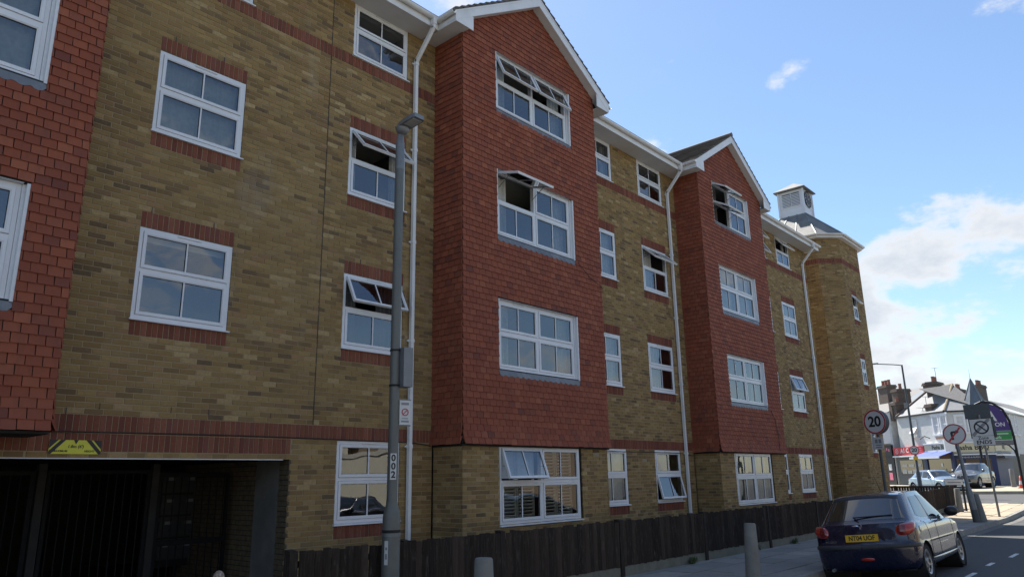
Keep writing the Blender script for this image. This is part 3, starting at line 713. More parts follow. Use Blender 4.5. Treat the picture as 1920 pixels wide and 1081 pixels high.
mr.hexa([(-6.2, 19.7, 10.64), (29.3, 19.7, 10.64), (29.3, RY, RZ-.04), (-6.2, RY, RZ-.04), (-6.2, 19.7, 10.68), (29.3, 19.7, 10.68), (29.3, RY, RZ), (-6.2, RY, RZ)])
mr.prism([(9.9, 10.5), (19.2, 10.5), (RY, RZ-.2)], 0, 0) if 0 else None
mr.build('main_roof', 'roof_slate', BLD)
MB().add([(28.97, 9.9, 10.45), (28.97, 19.2, 10.45), (28.97, RY, RZ-.05)], [(0, 1, 2)]).build('gable_wall', 'mortar', BLD)
GY0 = 9.0                                   # bargeboard face
for bi, (x0, x1) in enumerate(BAYS):
    c = (x0+x1)/2; l, r = c-HALF, c+HALF; back = 9.42+(APEX-10.68)/PIT+.25
    rt_ = MB()
    for sx, ex in ((-1, l), (1, r)):
        roof_slope(rt_, (ex, GY0-.02, 10.68), (ex, back, 10.68), (c, GY0-.02, APEX), (c, back, APEX))
    rt_.build('roof_tiles', 'roof_slate', BLD, kind='stuff')
    MB().tube([(c, GY0-.03, APEX+.035), (c, back, APEX+.035)], .075, 10).build('ridge', 'roof_slate', BLD)
    for sx, ex, nm in ((-1, l, 'left'), (1, r, 'right')):
        bb = MB(); dx = c-ex
        bb.hexa([(ex, GY0, 10.68-.215), (c, GY0, APEX-.235), (c, GY0+.025, APEX-.235), (ex, GY0+.025, 10.68-.215), (ex, GY0, 10.68-.005), (c, GY0, APEX-.008), (c, GY0+.025, APEX-.008), (ex, GY0+.025, 10.68-.005)])
        bb.hexa([(ex, GY0-.008, 10.68-.05), (c, GY0-.008, APEX-.055), (c, GY0, APEX-.055), (ex, GY0, 10.68-.05), (ex, GY0-.008, 10.68-.006), (c, GY0-.008, APEX-.01), (c, GY0, APEX-.01), (ex, GY0, 10.68-.006)])
        bb.build('bargeboard', 'upvc_fascia', BLD)
        vs_ = MB(); zo = .205
        vs_.hexa([(ex+sx*.0, GY0+.025, 10.68-zo), (c, GY0+.025, APEX-zo-.02), (c, BY+.02, APEX-zo-.02), (ex, BY+.02, 10.68-zo), (ex, GY0+.025, 10.68-zo+.01), (c, GY0+.025, APEX-zo-.01), (c, BY+.02, APEX-zo-.01), (ex, BY+.02, 10.68-zo+.01)])
        vs_.build('verge_soffit', 'soffit_board', BLD)
        # boxed kneeler and side eaves
        xi = x0 if sx < 0 else x1; kx0, kx1 = (ex+.012, xi-.002) if sx < 0 else (xi+.002, ex-.012)
        kn = MB(); zi = 10.68-.215+abs(xi-ex)*SLOPE
        if sx < 0: kn.prism([(kx0, SOF-.012), (xi+.10, SOF-.012), (xi+.10, 10.47+(xi+.1-ex)*SLOPE-.02), (kx0, 10.60)], GY0+.006, GY0+.024)
        else: kn.prism([(xi-.10, SOF-.012), (kx1, SOF-.012), (kx1, 10.60), (xi-.10, 10.47+(ex-xi+.1)*SLOPE-.02)], GY0+.006, GY0+.024)
        kn.build('kneeler', 'upvc_fascia', BLD)
        MB().box(min(ex, xi-(0 if sx > 0 else 0))+(.02 if sx < 0 else 0), max(ex, xi)-(.02 if sx > 0 else 0), GY0+.025, FY+.02, SOF-.003, SOF+.009).build('soffit', 'soffit_board', BLD)
        MB().box(ex, ex+.02, GY0+.025, FAS-.002, SOF-.015, 10.655).build('fascia', 'upvc_fascia', BLD) if sx < 0 else MB().box(ex-.02, ex, GY0+.025, FAS-.002, SOF-.015, 10.655).build('fascia', 'upvc_fascia', BLD)
        gm = MB(); gx = ex+sx*.06; gutter(gm, (gx, GY0-.02, 10.63), (gx, FAS-.06, 10.63)); gm.build('gutter', 'upvc_fascia', BLD)
def downpipe(x, yw, ztop, zb, yo, w=.066):
    d = MB(); d.box(x-.045, x+.045, yo-.045, yo+.045, ztop-.14, ztop+.02)
    d.beam((x, yo, ztop-.06), (x, yo, ztop-.22), w, w, (1, 0, 0)); d.beam((x, yo, ztop-.19), (x, yw, ztop-.75), w, w, (1, 0, 0)); d.beam((x, yw, ztop-.70), (x, yw, zb), w, w, (1, 0, 0))
    z = ztop-.8
    while z > zb+.4: d.box(x-w*.62, x+w*.62, yw-w*.62, yw+w*.62, z-.03, z+.03); d.box(x-.075, x+.075, yw+.02, yw+.045, z-.012, z+.012); z -= 1.85
    d.build('downpipe', 'upvc_fascia', BLD)
downpipe(8.43, FY-.055, 10.6, .12, FAS-.06); downpipe(18.08, FY-.055, 10.6, .12, FAS-.06); downpipe(28.5, FY-.055, 10.6, .12, FAS-.06)
# cable along the red band, air bricks, weep vents
cb = [(x, FY-.012-.004*math.sin(x*3), BAND1+.012-.012*math.sin(x*.9)) for x in [-2+.4*i for i in range(27)]]+[(8.7, FY-.02, BAND1-.02), (8.93, FY-.03, BAND1-.05)]
MB().tube(cb, .009, 6).build('cable', 'cable_black', BLD)
MB().tube([(13.45, FY-.02, 2.40), (13.9, FY-.02, 2.38), (14.6, FY-.02, 2.40), (16, FY-.02, 2.41), (18.0, FY-.02, 2.40), (18.5, FY-.03, 2.33)], .008, 6).build('cable', 'cable_black', BLD)
MB().tube([(22.1, BY-.045, 3.7), (22.35, BY-.045, 3.45), (22.45, BY-.045, 3.0), (22.47, BY-.06, 2.5)], .007, 6).build('cable', 'cable_black', BLD)
MB().tube([(12.5, BY-.045, 6.4), (12.9, BY-.045, 6.15), (13.42, BY-.045, 5.98), (13.5, BY+.2, 5.95)], .006, 6).build('cable', 'cable_black', BLD)
plain('air_brick_clay', (.30, .25, .17), .85)
for (x, y, z) in ((12.85, BY+.03, cz(29)), (15.95, FY, cz(28))):
    ab = MB().box(x, x+.215, y-.004, y+.01, z+.005, z+.07); 
    for q in range(3): ab.box(x+.02, x+.195, y-.009, y-.003, z+.012+q*.02, z+.022+q*.02)
    ab.build('air_brick', 'air_brick_clay', BLD)
for (x, k) in ((3.05, 35), (3.42, 36), (4.31, 36), (4.83, 36), (5.78, 36), (3.78, 72), (4.67, 72), (3.85, 108), (4.6, 108), (7.3, 72), (7.3, 108)):
    MB().box(x, x+.012, FY-.004, FY+.01, cz(k)-.005, cz(k)+.07).build('weep_vent', 'black_paint', BLD)
# ------------------------------------------------------------------ car-park undercroft
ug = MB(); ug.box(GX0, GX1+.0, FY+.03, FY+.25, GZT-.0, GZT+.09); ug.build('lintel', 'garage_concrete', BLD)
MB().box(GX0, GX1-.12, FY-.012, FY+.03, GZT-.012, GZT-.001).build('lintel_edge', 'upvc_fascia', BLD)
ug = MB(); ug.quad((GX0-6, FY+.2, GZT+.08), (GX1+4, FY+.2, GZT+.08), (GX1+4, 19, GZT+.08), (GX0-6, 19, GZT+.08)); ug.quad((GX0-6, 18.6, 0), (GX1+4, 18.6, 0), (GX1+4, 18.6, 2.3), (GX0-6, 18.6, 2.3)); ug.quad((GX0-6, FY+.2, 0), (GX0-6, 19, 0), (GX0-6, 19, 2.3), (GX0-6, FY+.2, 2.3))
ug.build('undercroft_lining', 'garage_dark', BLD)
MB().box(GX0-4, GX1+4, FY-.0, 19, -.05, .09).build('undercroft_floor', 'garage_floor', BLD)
YB2 = YB; YB = []; MORT = MB()
bricks(Frame((GX1, FY+.03), (0, 1)), 0, .24, 0, 28) if 0 else None
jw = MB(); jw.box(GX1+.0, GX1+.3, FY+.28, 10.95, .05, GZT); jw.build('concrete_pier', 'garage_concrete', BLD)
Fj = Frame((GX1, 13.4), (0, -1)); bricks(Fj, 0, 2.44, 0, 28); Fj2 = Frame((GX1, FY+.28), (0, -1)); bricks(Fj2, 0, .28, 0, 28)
mb = MB()
for (F, p, z, l) in YB: box5(F, p, z+.001, l-.002, .063, rj.uniform(-.003, .003), .03, mb, .003)
plain('shaded_brick', (.10, .075, .045), .95, var=.4, scale=12)  # brick copy with the undercroft's shade put into its colour
mb.build('undercroft_brickwork', 'shaded_brick', BLD, kind='stuff'); MORT.build('mortar_bed', 'garage_dark', BLD)
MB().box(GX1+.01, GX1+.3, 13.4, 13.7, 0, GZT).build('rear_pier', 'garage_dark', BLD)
plain('gate_black', (.008, .008, .009), .75, spec=.2)
# steel gate and the post boxes behind it
GATE = MB(); gy = 11.6
for x in (3.35, 4.86): MB().box(x-.05, x+.05, gy-.05, gy+.05, .09, 2.14).build('gate_post', 'garage_dark', BLD)
gf = MB(); ring(gf, 4.92, 6.05, .2, 2.0, .05, gy-.02, gy+.02); gf.box(4.97, 6.0, gy-.02, gy+.02, .95, 1.03); g1 = gf.build('gate', 'gate_black', BLD)
for i in range(9):
    x = 5.05+i*.115; MB().tube([(x, gy, .25), (x, gy, 1.95)], .009, 6).build('gate_bar', 'gate_black', g1)
gf = MB(); ring(gf, 3.42, 4.80, .2, 2.05, .05, gy-.02, gy+.02); g2 = gf.build('gate', 'gate_black', BLD)
for i in range(11):
    x = 3.52+i*.115; MB().tube([(x, gy, .25), (x, gy, 2.0)], .009, 6).build('gate_bar', 'gate_black', g2)
gf = MB(); ring(gf, 0.2, 3.28, .2, 2.05, .06, gy-.02, gy+.02); g3 = gf.build('gate', 'gate_black', BLD)
for i in range(25):
    x = .35+i*.115; MB().tube([(x, gy, .25), (x, gy, 2.0)], .009, 6).build('gate_bar', 'gate_black', g3)
pb = MB().box(5.55, 7.3, 13.05, 13.3, .5, 2.05).build('post_box_bank', 'dark_metal', BLD)
for i in range(5):
    for j in range(4):
        x = 5.6+i*.34; z = .62+j*.36
        MB().box(x, x+.3, 13.0, 13.05, z, z+.32).build('post_box', 'post_box_grey', pb)
        MB().box(x+.09, x+.2, 12.992, 13.0, z+.2, z+.25).build('name_card', 'sign_print_grey', pb)
MB().box(2.42, 2.5, gy-.03, gy-.02, 1.12, 1.2).build('gate_notice', 'sign_white', BLD)
# ------------------------------------------------------------------ tower roof and clock turret
cx, cy = TVX+TF/2, TVY+TA+TF/2
def grow(poly, k): return [(cx+(x-cx)*k, cy+(y-cy)*k) for x, y in poly]
TE = cz(153)
e1 = grow(oct_, 1.10)
sf = MB(); n = 8
sf.add([(x, y, TE-.03) for x, y in grow(oct_, .98)]+[(x, y, TE-.03) for x, y in e1]+[(x, y, TE+.12) for x, y in e1], [(i, (i+1) % 8, 8+(i+1) % 8, 8+i) for i in range(8)]+[(8+i, 8+(i+1) % 8, 16+(i+1) % 8, 16+i) for i in range(8)])
sf.build('tower_fascia', 'upvc_fascia', BLD)
gm = MB(); e2 = grow(oct_, 1.135)
for i in range(8): gutter(gm, (*e2[i], TE+.11), (*e2[(i+1) % 8], TE+.11))
gm.build('tower_gutter', 'upvc_fascia', BLD)
TW_ = 1.1; tx, ty, TB, TT = cx-.02, cy+.1, 13.15, 14.48; hw = TW_/2
sq = [(tx-hw, ty+hw), (tx-hw, ty-hw), (tx-hw, ty-hw), (tx+hw, ty-hw), (tx+hw, ty-hw), (tx+hw, ty+hw), (tx+hw, ty+hw), (tx-hw, ty+hw)]
e3 = grow(oct_, 1.12); LR = MB()
for i in range(8):
    a, b, c, d = (*e3[i], TE+.12), (*e3[(i+1) % 8], TE+.12), (*sq[(i+1) % 8], TB+.1), (*sq[i], TB+.1)
    LR.add([a, b, c, d], [(0, 1, 2, 3)])
lr = LR.build('tower_roof', 'lead_roof', BLD)
for i in range(8):
    a, b, c, d = [Vector(v) for v in ((*e3[i], TE+.12), (*e3[(i+1) % 8], TE+.12), (*sq[(i+1) % 8], TB+.1), (*sq[i], TB+.1))]
    rl = MB(); rl.tube([a, d], .035, 8)
    if (b-a).length > 1.5:
        for t in (.33, .67): rl.tube([a.lerp(b, t), d.lerp(c, t)], .03, 8)
    rl.build('lead_roll', 'lead', lr)
tb = MB(); tb.box(tx-hw, tx+hw, ty-hw, ty+hw, TB, TT)
TUR = tb.build('clock_turret', 'upvc', BLD)
tr = MB()
for sx in (-1, 1):
    for sy in (-1, 1): tr.box(tx+sx*hw-.04+sx*.012, tx+sx*hw+.04+sx*.012, ty+sy*hw-.04+sy*.012, ty+sy*hw+.04+sy*.012, TB-.01, TT)
for z in (TB-.012, TB+.48, TT-.1): tr.box(tx-hw-.02, tx+hw+.02, ty-hw-.02, ty+hw+.02, z, z+.05)
tr.build('turret_trim', 'upvc', TUR)
plain('louvre_shadow', (.16, .15, .14), .8)
for fx in (-1, 1):
    xf = tx+fx*hw
    for k in (0, 1):
        ya = ty-.40+k*.42; MB().box(xf-.012, xf+.012, ya, ya+.38, TB+.57, TT-.14).build('louvre_recess', 'louvre_shadow', TUR)
        for j in range(8):
            z = TB+.6+j*.072; MB().hexa([(xf+fx*.012, ya, z), (xf+fx*.045, ya, z-.03), (xf+fx*.045, ya+.38, z-.03), (xf+fx*.012, ya+.38, z), (xf+fx*.012, ya, z+.025), (xf+fx*.045, ya, z-.01), (xf+fx*.045, ya+.38, z-.01), (xf+fx*.012, ya+.38, z+.025)]).build('louvre', 'upvc', TUR)
plain('clock_black', (.02, .018, .018), .5); plain('clock_gilt', (.55, .5, .42), .5)
for fy in (-1,):
    yf = ty+fy*hw; zc = TB+.88
    ck = MB().lathe([(.02, yf), (.40, yf), (.40, yf-.035), (.37, yf-.045), (.37, yf-.03), (.02, yf-.03)], 40, (tx, 0, zc), 'y').build('clock_face', 'clock_black', TUR, smooth=30)
    hm = MB()
    for q in range(12):
        a = q*math.pi/6; u, v = math.sin(a), math.cos(a); hm.beam((tx+u*.25, yf-.034, zc+v*.25), (tx+u*.34, yf-.034, zc+v*.34), .04 if q % 3 == 0 else .026, .006, (0, 1, 0)) if 0 else hm.beam((tx+u*.25, yf-.034, zc+v*.25), (tx+u*.34, yf-.034, zc+v*.34), .006, .04 if q % 3 == 0 else .028, (0, 1, 0))
    hm.beam((tx, yf-.04, zc), (tx+.16, yf-.04, zc+.05), .006, .03, (0, 1, 0)); hm.beam((tx, yf-.042, zc), (tx-.05, yf-.042, zc+.28), .006, .022, (0, 1, 0))
    hm.build('clock_hands', 'clock_gilt', TUR, kind='stuff')
tp = MB(); ov = .17; a_ = [(tx-hw-ov, ty+hw+ov), (tx-hw-ov, ty-hw-ov), (tx+hw+ov, ty-hw-ov), (tx+hw+ov, ty+hw+ov)]
tp.add([(x, y, TT-.02) for x, y in a_]+[(x, y, TT+.03) for x, y in a_]+[(tx, ty, TT+.52)], [(3, 2, 1, 0), (0, 1, 5, 4), (1, 2, 6, 5), (2, 3, 7, 6), (3, 0, 4, 7), (4, 5, 8), (5, 6, 8), (6, 7, 8), (7, 4, 8)])
tpo = tp.build('turret_roof', 'lead_roof', TUR)
# ------------------------------------------------------------------ timber fence along the pavement
FN = thing('timber_fence', 'low dark stained feather edge timber fence along the pavement', 'fence', (0, 8.0, 0))
rf = random.Random(9)
PITCH_, X_A, X_B = .1125, 4.98, 38.3
posts = [5.0, 6.7, 8.6, 11.8, 15.0, 18.3, 21.6, 24.8, 28.0, 31.2, 34.6, 38.25]
BDM = []
for q in range(7):
    h = .80+rf.uniform(-.022, .018); e = rf.uniform(-.006, .006); s = rf.uniform(-.008, .008)
    BDM.append(MB().hexa([(0, -.004, 0), (.088+e, -.042, 0), (.088+e, -.002, 0), (0, 0, 0), (s, -.006, h), (.088+e+s, -.042+rf.uniform(-.004, .004), h+rf.uniform(-.008, .008)), (.088+e+s, -.002, h), (s, 0, h)]).mesh('board', 'dark_fence_wood'))
x = X_A; nb = 0
while x < X_B-.05 and nb < 300:
    link('board', BDM[rf.randrange(7)], FN, (x, -.03+rf.uniform(-.004, .003), .255+gz(x)+rf.uniform(-.012, .012)), (rf.uniform(-.012, .012), rf.uniform(-.012, .012), 0)); x += PITCH_; nb += 1
for p in posts:
    MB().hexa([(p-.055, -.075, gz(p)+.03), (p+.055, -.075, gz(p)+.03), (p+.055, .05, gz(p)+.03), (p-.055, .05, gz(p)+.03), (p-.05, -.072, gz(p)+1.06), (p+.05, -.072, gz(p)+1.06), (p+.05, .05, gz(p)+1.075), (p-.05, .05, gz(p)+1.075)]).build('post', 'dark_fence_wood', FN)
for a, b in zip(posts, posts[1:]):
    MB().hexa([(a+.05, -.045, .04+gz(a)), (b-.05, -.045, .04+gz(b)), (b-.05, -.005, .04+gz(b)), (a+.05, -.005, .04+gz(a)), (a+.05, -.045, .255+gz(a)), (b-.05, -.045, .25+gz(b)), (b-.05, -.005, .25+gz(b)), (a+.05, -.005, .255+gz(a))]).build('gravel_board', 'mossy_concrete', FN)
    for z in (.4, .9): MB().beam((a, .03, z+gz(a)), (b, .03, z+gz(b)), .05, .07).build('rail', 'dark_fence_wood', FN)
# return along the side road: rails and boards
FR = thing('timber_fence', 'short dark timber fence turning away from the corner beside the tower', 'fence', (38.3, 8.0, gz(38.3)))
for i in range(5): MB().box(-.05, .05, .1+i*2.2, .2+i*2.2, .05, 1.07).build('post', 'dark_fence_wood', FR)
for i in range(56): link('board', BDM[i % 7], FR, (.03,   .1+i*.1125, .25), (0, 0, R(90)))
MB().box(-.03, .03, .1, 9, .98, 1.06).build('rail', 'dark_fence_wood', FR)
# ------------------------------------------------------------------ bollards
def bollard(x, y, h, r0, r1, label, tilt=(0, 0), grp='concrete bollards along the kerb', mat='concrete', kerbz=None):
    z = PAVE+gz(x) if kerbz is None else kerbz
    o = MB().lathe([(r0*1.02, 0), (r0, .03), (r0+(r1-r0)*.5, h*.5), (r1, h-.02), (r1-.012, h), (.01, h+.004)], 20).build('bollard', mat, None, smooth=40, loc=(x, y, z), rot=(R(tilt[0]), R(tilt[1]), 0), label=label, cat='bollard', group=grp)
    return o
bollard(12.62, 5.84, .93, .135, .1, 'tapered grey concrete bollard on the paving left of the dark blue hatchback', (.6, .8))
bollard(6.02, 5.84, .93, .135, .1, 'concrete bollard top cut by the lower frame edge beside the lamp column')
bollard(30.7, 5.62, .95, .135, .105, 'leaning concrete bollard right beside the no right turn post', (-7, 0))
bollard(36.2, 7.4, .95, .14, .11, 'concrete bollard in front of the fence under the street name plate')
bollard(58.2, 8.6, 1.15, .15, .13, 'tall brown bollard in front of the grey parked car', kerbz=gz(58)+.1, grp='bollards by the shops')
m = NT('streaked_post')
mp_ = m.n('ShaderNodeTexCoord'); c1 = m.ramp(m.noise(4, 3, .6, vec=mp_.outputs['Object'], sc=(9, 9, .5)), [(.36, (.05, .035, .03)), (.47, (.38, .3, .23)), (.55, (.12, .08, .06)), (.64, (.42, .36, .3))]); m.col(c1); m.set(Roughness=.6)
MB().lathe([(.052, 0), (.052, .98), (.049, 1.03), (.038, 1.07), (.02, 1.09), (.004, 1.095)], 20).build('drive_post', 'streaked_post', None, smooth=40, loc=(3.02, 5.84, PAVE), label='slim round topped streaked post in front of the dark car park opening', cat='post')
# ------------------------------------------------------------------ street lamp 002
LX, LY = 5.68, 7.0
LP = thing('street_lamp', 'grey lamp column numbered 002 in front of the flats', 'street lamp', (6.29, 7.75, -.104))
LP.scale = (1.107,)*3
MB().lathe([(.125, 0), (.11, .06), (.105, .1), (.103, 1.33), (.098, 1.38), (.066, 1.50), (.064, 1.52)], 24).build('base_column', 'lamp_column', LP, smooth=35)
MB().lathe([(.063, 1.5), (.060, 3.4), (.056, 5.95)], 20).build('upper_column', 'lamp_column', LP, smooth=35)
MB().lathe([(.058, 5.7), (.058, 6.08), (.05, 6.1), (.045, 6.2)], 20).build('spigot', 'galvanised', LP, smooth=35)
hd = MB()
hd.lathe([(.005, -.085), (.045, -.078), (.08, -.045), (.09, 0), (.075, .025), (.03, .035)], 20, (0, -.04, 6.27))
hd.build('lantern_body', 'lamp_head', LP, smooth=40)
pl_ = MB(); pts = [(-.07, -.02), (.07, -.02), (.095, -.14), (.095, -.34), (.075, -.385), (-.075, -.385), (-.095, -.34), (-.095, -.14)]
pl_.slab(pts, lambda x, y: 6.27-.08*y, lambda x, y: 6.325-.1*y*.8); pl_.build('lantern_panel', 'lamp_head', LP, smooth=30)
MB().slab([(-.068, -.16), (.068, -.16), (.072, -.34), (-.072, -.34)], lambda x, y: 6.262-.08*y, lambda x, y: 6.272-.08*y).build('lantern_lens', 'lamp_lens', LP)
MB().lathe([(.035, 0), (.035, .05), (.025, .06)], 12, (0, -.02, 6.31)).build('photocell', 'galvanised', LP, smooth=40)
# door, straps
MB().add([(.1045*math.cos(a), .1045*math.sin(a), z) for z in (1.02, 1.26) for a in [R(-120+i*12) for i in range(7)]], [(i, i+1, i+8, i+7) for i in range(6)]).build('door', 'lamp_column', LP)
for z, mt in ((1.15, 'galvanised'), (1.19, 'rubber'), (.35, 'rubber')): MB().lathe([(.104, z-.016), (.1075, z-.016), (.1075, z+.016), (.104, z+.016)], 24, cap=False).build('strap', mt, LP)
# number plate faces the camera side
aL = math.atan2(-LY, -LX)+R(6)               # direction from the lamp towards the viewer
def on_col(z, r, a=aL): return (r*math.cos(a), r*math.sin(a), z)
rotL = (R(90), 0, aL+R(90))
npz = 2.0-PAVE
MB(Matrix.Translation(on_col(npz, .064))@Matrix.Rotation(aL+R(90), 4, 'Z')).box(-.036, .036, -.004, .002, -.15, .15).build('number_plate', 'sign_white', LP)
for i, ch_ in enumerate('002'): text(ch_, .105, 'sign_black', LP, on_col(npz+.095-.095*i, .0695), rotL, bold=.003)
aS = aL+R(62)
SG = Matrix.Translation((.068*math.cos(aS), .068*math.sin(aS), 2.42))@Matrix.Rotation(aL+R(108), 4, 'Z')
MB(SG).box(.0, .14, -.012, .0, -.02, .27).build('small_notice', 'sign_white', LP)
MB(SG).box(-.012, .152, -.0, .02, -.035, -.02).box(-.012, .152, 0, .02, .27, .285).build('notice_bracket', 'galvanised', LP)
MB(SG).lathe([(.045, -.0135), (.045, -.0155), (.034, -.0155), (.034, -.0135)], 24, (.07, 0, .13), 'y', cap=False).build('roundel', 'sign_red', LP)
MB(SG).beam((.044, -.0145, .105), (.096, -.0145, .155), .004, .01, (0, 1, 0)).build('roundel_bar', 'sign_red', LP)
MB(SG).box(.02, .12, -.0135, -.012, .215, .245).box(.02, .12, -.0135, -.012, .01, .03).box(.03, .11, -.0135, -.012, .05, .06).build('notice_print', 'sign_print_grey', LP, kind='stuff')
BX = Matrix.Translation((.064*math.cos(aS), .064*math.sin(aS), 2.85))@Matrix.Rotation(aL+R(115), 4, 'Z')
MB(BX).box(.0, .13, -.09, .08, 0, .48).build('equipment_box', 'lamp_head', LP)
for z in (2.87, 3.3): MB().lathe([(.063, z-.012), (.067, z-.012), (.067, z+.012), (.063, z+.012)], 20, cap=False).build('box_strap', 'rubber', LP)
st = Matrix.Translation(on_col(.95, .1055, aL-R(35)))@Matrix.Rotation(aL-R(35)+R(90), 4, 'Z')
MB(st).box(-.022, .022, -.003, .0, -.12, .14).build('side_sticker', 'sign_white', LP)
MB(st).box(-.012, .012, -.0042, -.003, -.06, .0).box(-.012, .012, -.0042, -.003, .04, .07).build('sticker_print', 'sign_print_grey', LP, kind='stuff')
# ------------------------------------------------------------------ height limit sign over the car park
HS = thing('height_sign', 'yellow and black 1.8 m maximum height sign over the car park opening', 'sign', (2.92, FY-.004, 2.215))
MB().box(0, .575, -.008, 0, 0, .165).build('sign_plate', 'sign_yellow', HS)
def flat(name, polys, mat, par, y=-.0095, t=.0012):
    mb = MB()
    for p in polys: mb.prism(p, y-t, y)
    return mb.build(name, mat, par)
for sx in (1, -1):
    f = (lambda p: [(x, z) for x, z in p]) if sx > 0 else (lambda p: [(.575-x, z) for x, z in p][::-1])
    flat('hazard_stripe', [f([(0, .0), (.025, .0), (.175, .165), (.12, .165), (0, .033)]), f([(0, .06), (.095, .165), (.0, .165)])], 'sign_black', HS)
flat('arrow_notch', [[(.262, .165), (.288, .115), (.314, .165)]], 'sign_black', HS)
text("1.8m (6')", .05, 'sign_black', HS, (.288, -.0095, .088), bold=.0012, shear=.15, ext=.001)
text('MAXIMUM', .033, 'sign_black', HS, (.125, -.0095, .034), bold=.0008, ext=.001, shear=.1)
text('HEIGHT', .033, 'sign_black', HS, (.445, -.0095, .034), bold=.0008, ext=.001, shear=.1)
# ------------------------------------------------------------------ cars
def crom(a, b, c, d, t): return a*(1-t)*(1-t)*(1-t)*0+0.5*((2*b)+(c-a)*t+(2*a-5*b+4*c-d)*t*t+(3*b-a-3*c+d)*t*t*t)
class CarSurf:
    def __init__(s, T): s.T = T; s.nv = len(T); s.nu = len(T[0])
    def key(s, v, u):
        v = max(0, min(s.nv-1, v))
        if u < 0: p = s.T[v][-u]; return Vector((p[0], -p[1], p[2]))
        if u > s.nu-1: p = s.T[v][2*(s.nu-1)-u]; return Vector((p[0], -p[1], p[2]))
        return Vector(s.T[v][u])
    def __call__(s, u, v):
        u = max(0, min(s.nu-1, u)); v = max(0, min(s.nv-1, v)); ui = min(int(u), s.nu-2); vi = min(int(v), s.nv-2); tu, tv = u-ui, v-vi
        rows = []
        for dv in (-1, 0, 1, 2):
            rows.append(crom(s.key(vi+dv, ui-1), s.key(vi+dv, ui), s.key(vi+dv, ui+1), s.key(vi+dv, ui+2), tu))
        p = crom(*rows, tv)
        return p
    def nrm(s, u, v):
        e = .02; a = s(u+e, v)-s(u-e, v); b = s(u, v+e)-s(u, v-e); n = b.cross(a)
        return n.normalized() if n.length > 1e-9 else Vector((0, 0, 1))
def base_table():
    X = [0, .015, .05, .16, .38, .62, .98, 1.55, 2.15, 2.70, 3.06, 3.50, 3.74, 3.82]
    Y = [0, .38, .60, .765, .815, .824, .826, .826, .826, .822, .815, .74, .42, 0]
    T = []
    def lv(z, dxr, dy, dxf, zf=None, zr=None):
        row = []
        for i, (x, y) in enumerate(zip(X, Y)):
            fr = max(0, (i-9)/4.); re = max(0, (4-i)/4.)
            xx = x+dxr*min(1, re*1.6)-dxf*min(1, fr*1.4); yy = max(0, y-dy) if y else 0
            row.append((xx, yy, z+(0 if zf is None else (zf-z)*fr)+(0 if zr is None else (zr-z)*min(1, re*1.3))))
        T.append(row)
    lv(.20, .10, .10, .12); lv(.235, .035, .045, .05); lv(.33, .012, .012, .02); lv(.47, 0, 0, 0); lv(.585, .0, .0, .01)
    lv(.63, .075, .004, .03); lv(.82, .11, .012, .08, .70, .82)
    T.append([(.145, 0, .925), (.15, .38, .925), (.185, .585, .925), (.31, .735, .92), (.50, .775, .91), (.70, .785, .90), (1.0, .788, .895), (1.55, .79, .885), (2.15, .788, .875), (2.70, .775, .87), (3.02, .745, .845), (3.40, .64, .775), (3.58, .36, .775), (3.63, 0, .775)])
    T.append([(.185, 0, .965), (.195, .37, .965), (.235, .565, .96), (.37, .69, .955), (.56, .73, .945), (.80, .742, .935), (1.0, .745, .93), (1.55, .75, .915), (2.15, .745, .905), (2.66, .722, .90), (2.78, .66, .915), (2.89, .50, .935), (2.96, .27, .95), (2.99, 0, .955)])
    T.append([(.585, 0, 1.335), (.59, .33, 1.325), (.615, .50, 1.305), (.74, .565, 1.31), (.90, .588, 1.325), (1.02, .592, 1.335), (1.15, .594, 1.342), (1.55, .592, 1.347), (1.85, .585, 1.34), (2.08, .565, 1.315), (2.12, .52, 1.325), (2.15, .38, 1.345), (2.17, .2, 1.356), (2.18, 0, 1.36)])
    T.append([(.64, 0, 1.385), (.645, .31, 1.375), (.67, .46, 1.362), (.78, .52, 1.365), (.92, .535, 1.375), (1.04, .54, 1.383), (1.16, .54, 1.389), (1.55, .54, 1.392), (1.83, .535, 1.384), (2.0, .515, 1.36), (2.03, .47, 1.366), (2.05, .35, 1.38), (2.07, .18, 1.388), (2.08, 0, 1.39)])
    T.append([(.80, 0, 1.41), (.80, .15, 1.408), (.82, .24, 1.405), (.88, .27, 1.407), (.98, .28, 1.412), (1.06, .28, 1.417), (1.18, .28, 1.42), (1.5, .28, 1.42), (1.7, .28, 1.412), (1.85, .26, 1.40), (1.87, .24, 1.40), (1.89, .18, 1.40), (1.9, .09, 1.403), (1.9, 0, 1.404)])
    T.append([(.95+.07*i, 0, 1.418+.004*math.sin(i/13*math.pi)) for i in range(14)])
    return T
def piece(v, keys, vals):
    if v <= keys[0]: return vals[0]+(v-keys[0])
    for a, b, c, d in zip(keys, keys[1:], vals, vals[1:]):
        if v <= b: return c+(v-a)/(b-a)*(d-c)
    return vals[-1]+(v-keys[-1])
def warp_table(low, green, wy, zk, zv, gy=1.):
    T = base_table(); out = []
    for vi, row in enumerate(T):
        r_ = []
        for (x, y, z) in row:
            xx = piece(x, [0, .62, 3.06, 3.82], low) if vi <= 6 else piece(x, [.19, .6, 2.16, 2.98, 3.63], green)
            r_.append((xx, y*wy*(gy if vi >= 9 else 1), piece(z, zk, zv)))
        out.append(r_)
    return out
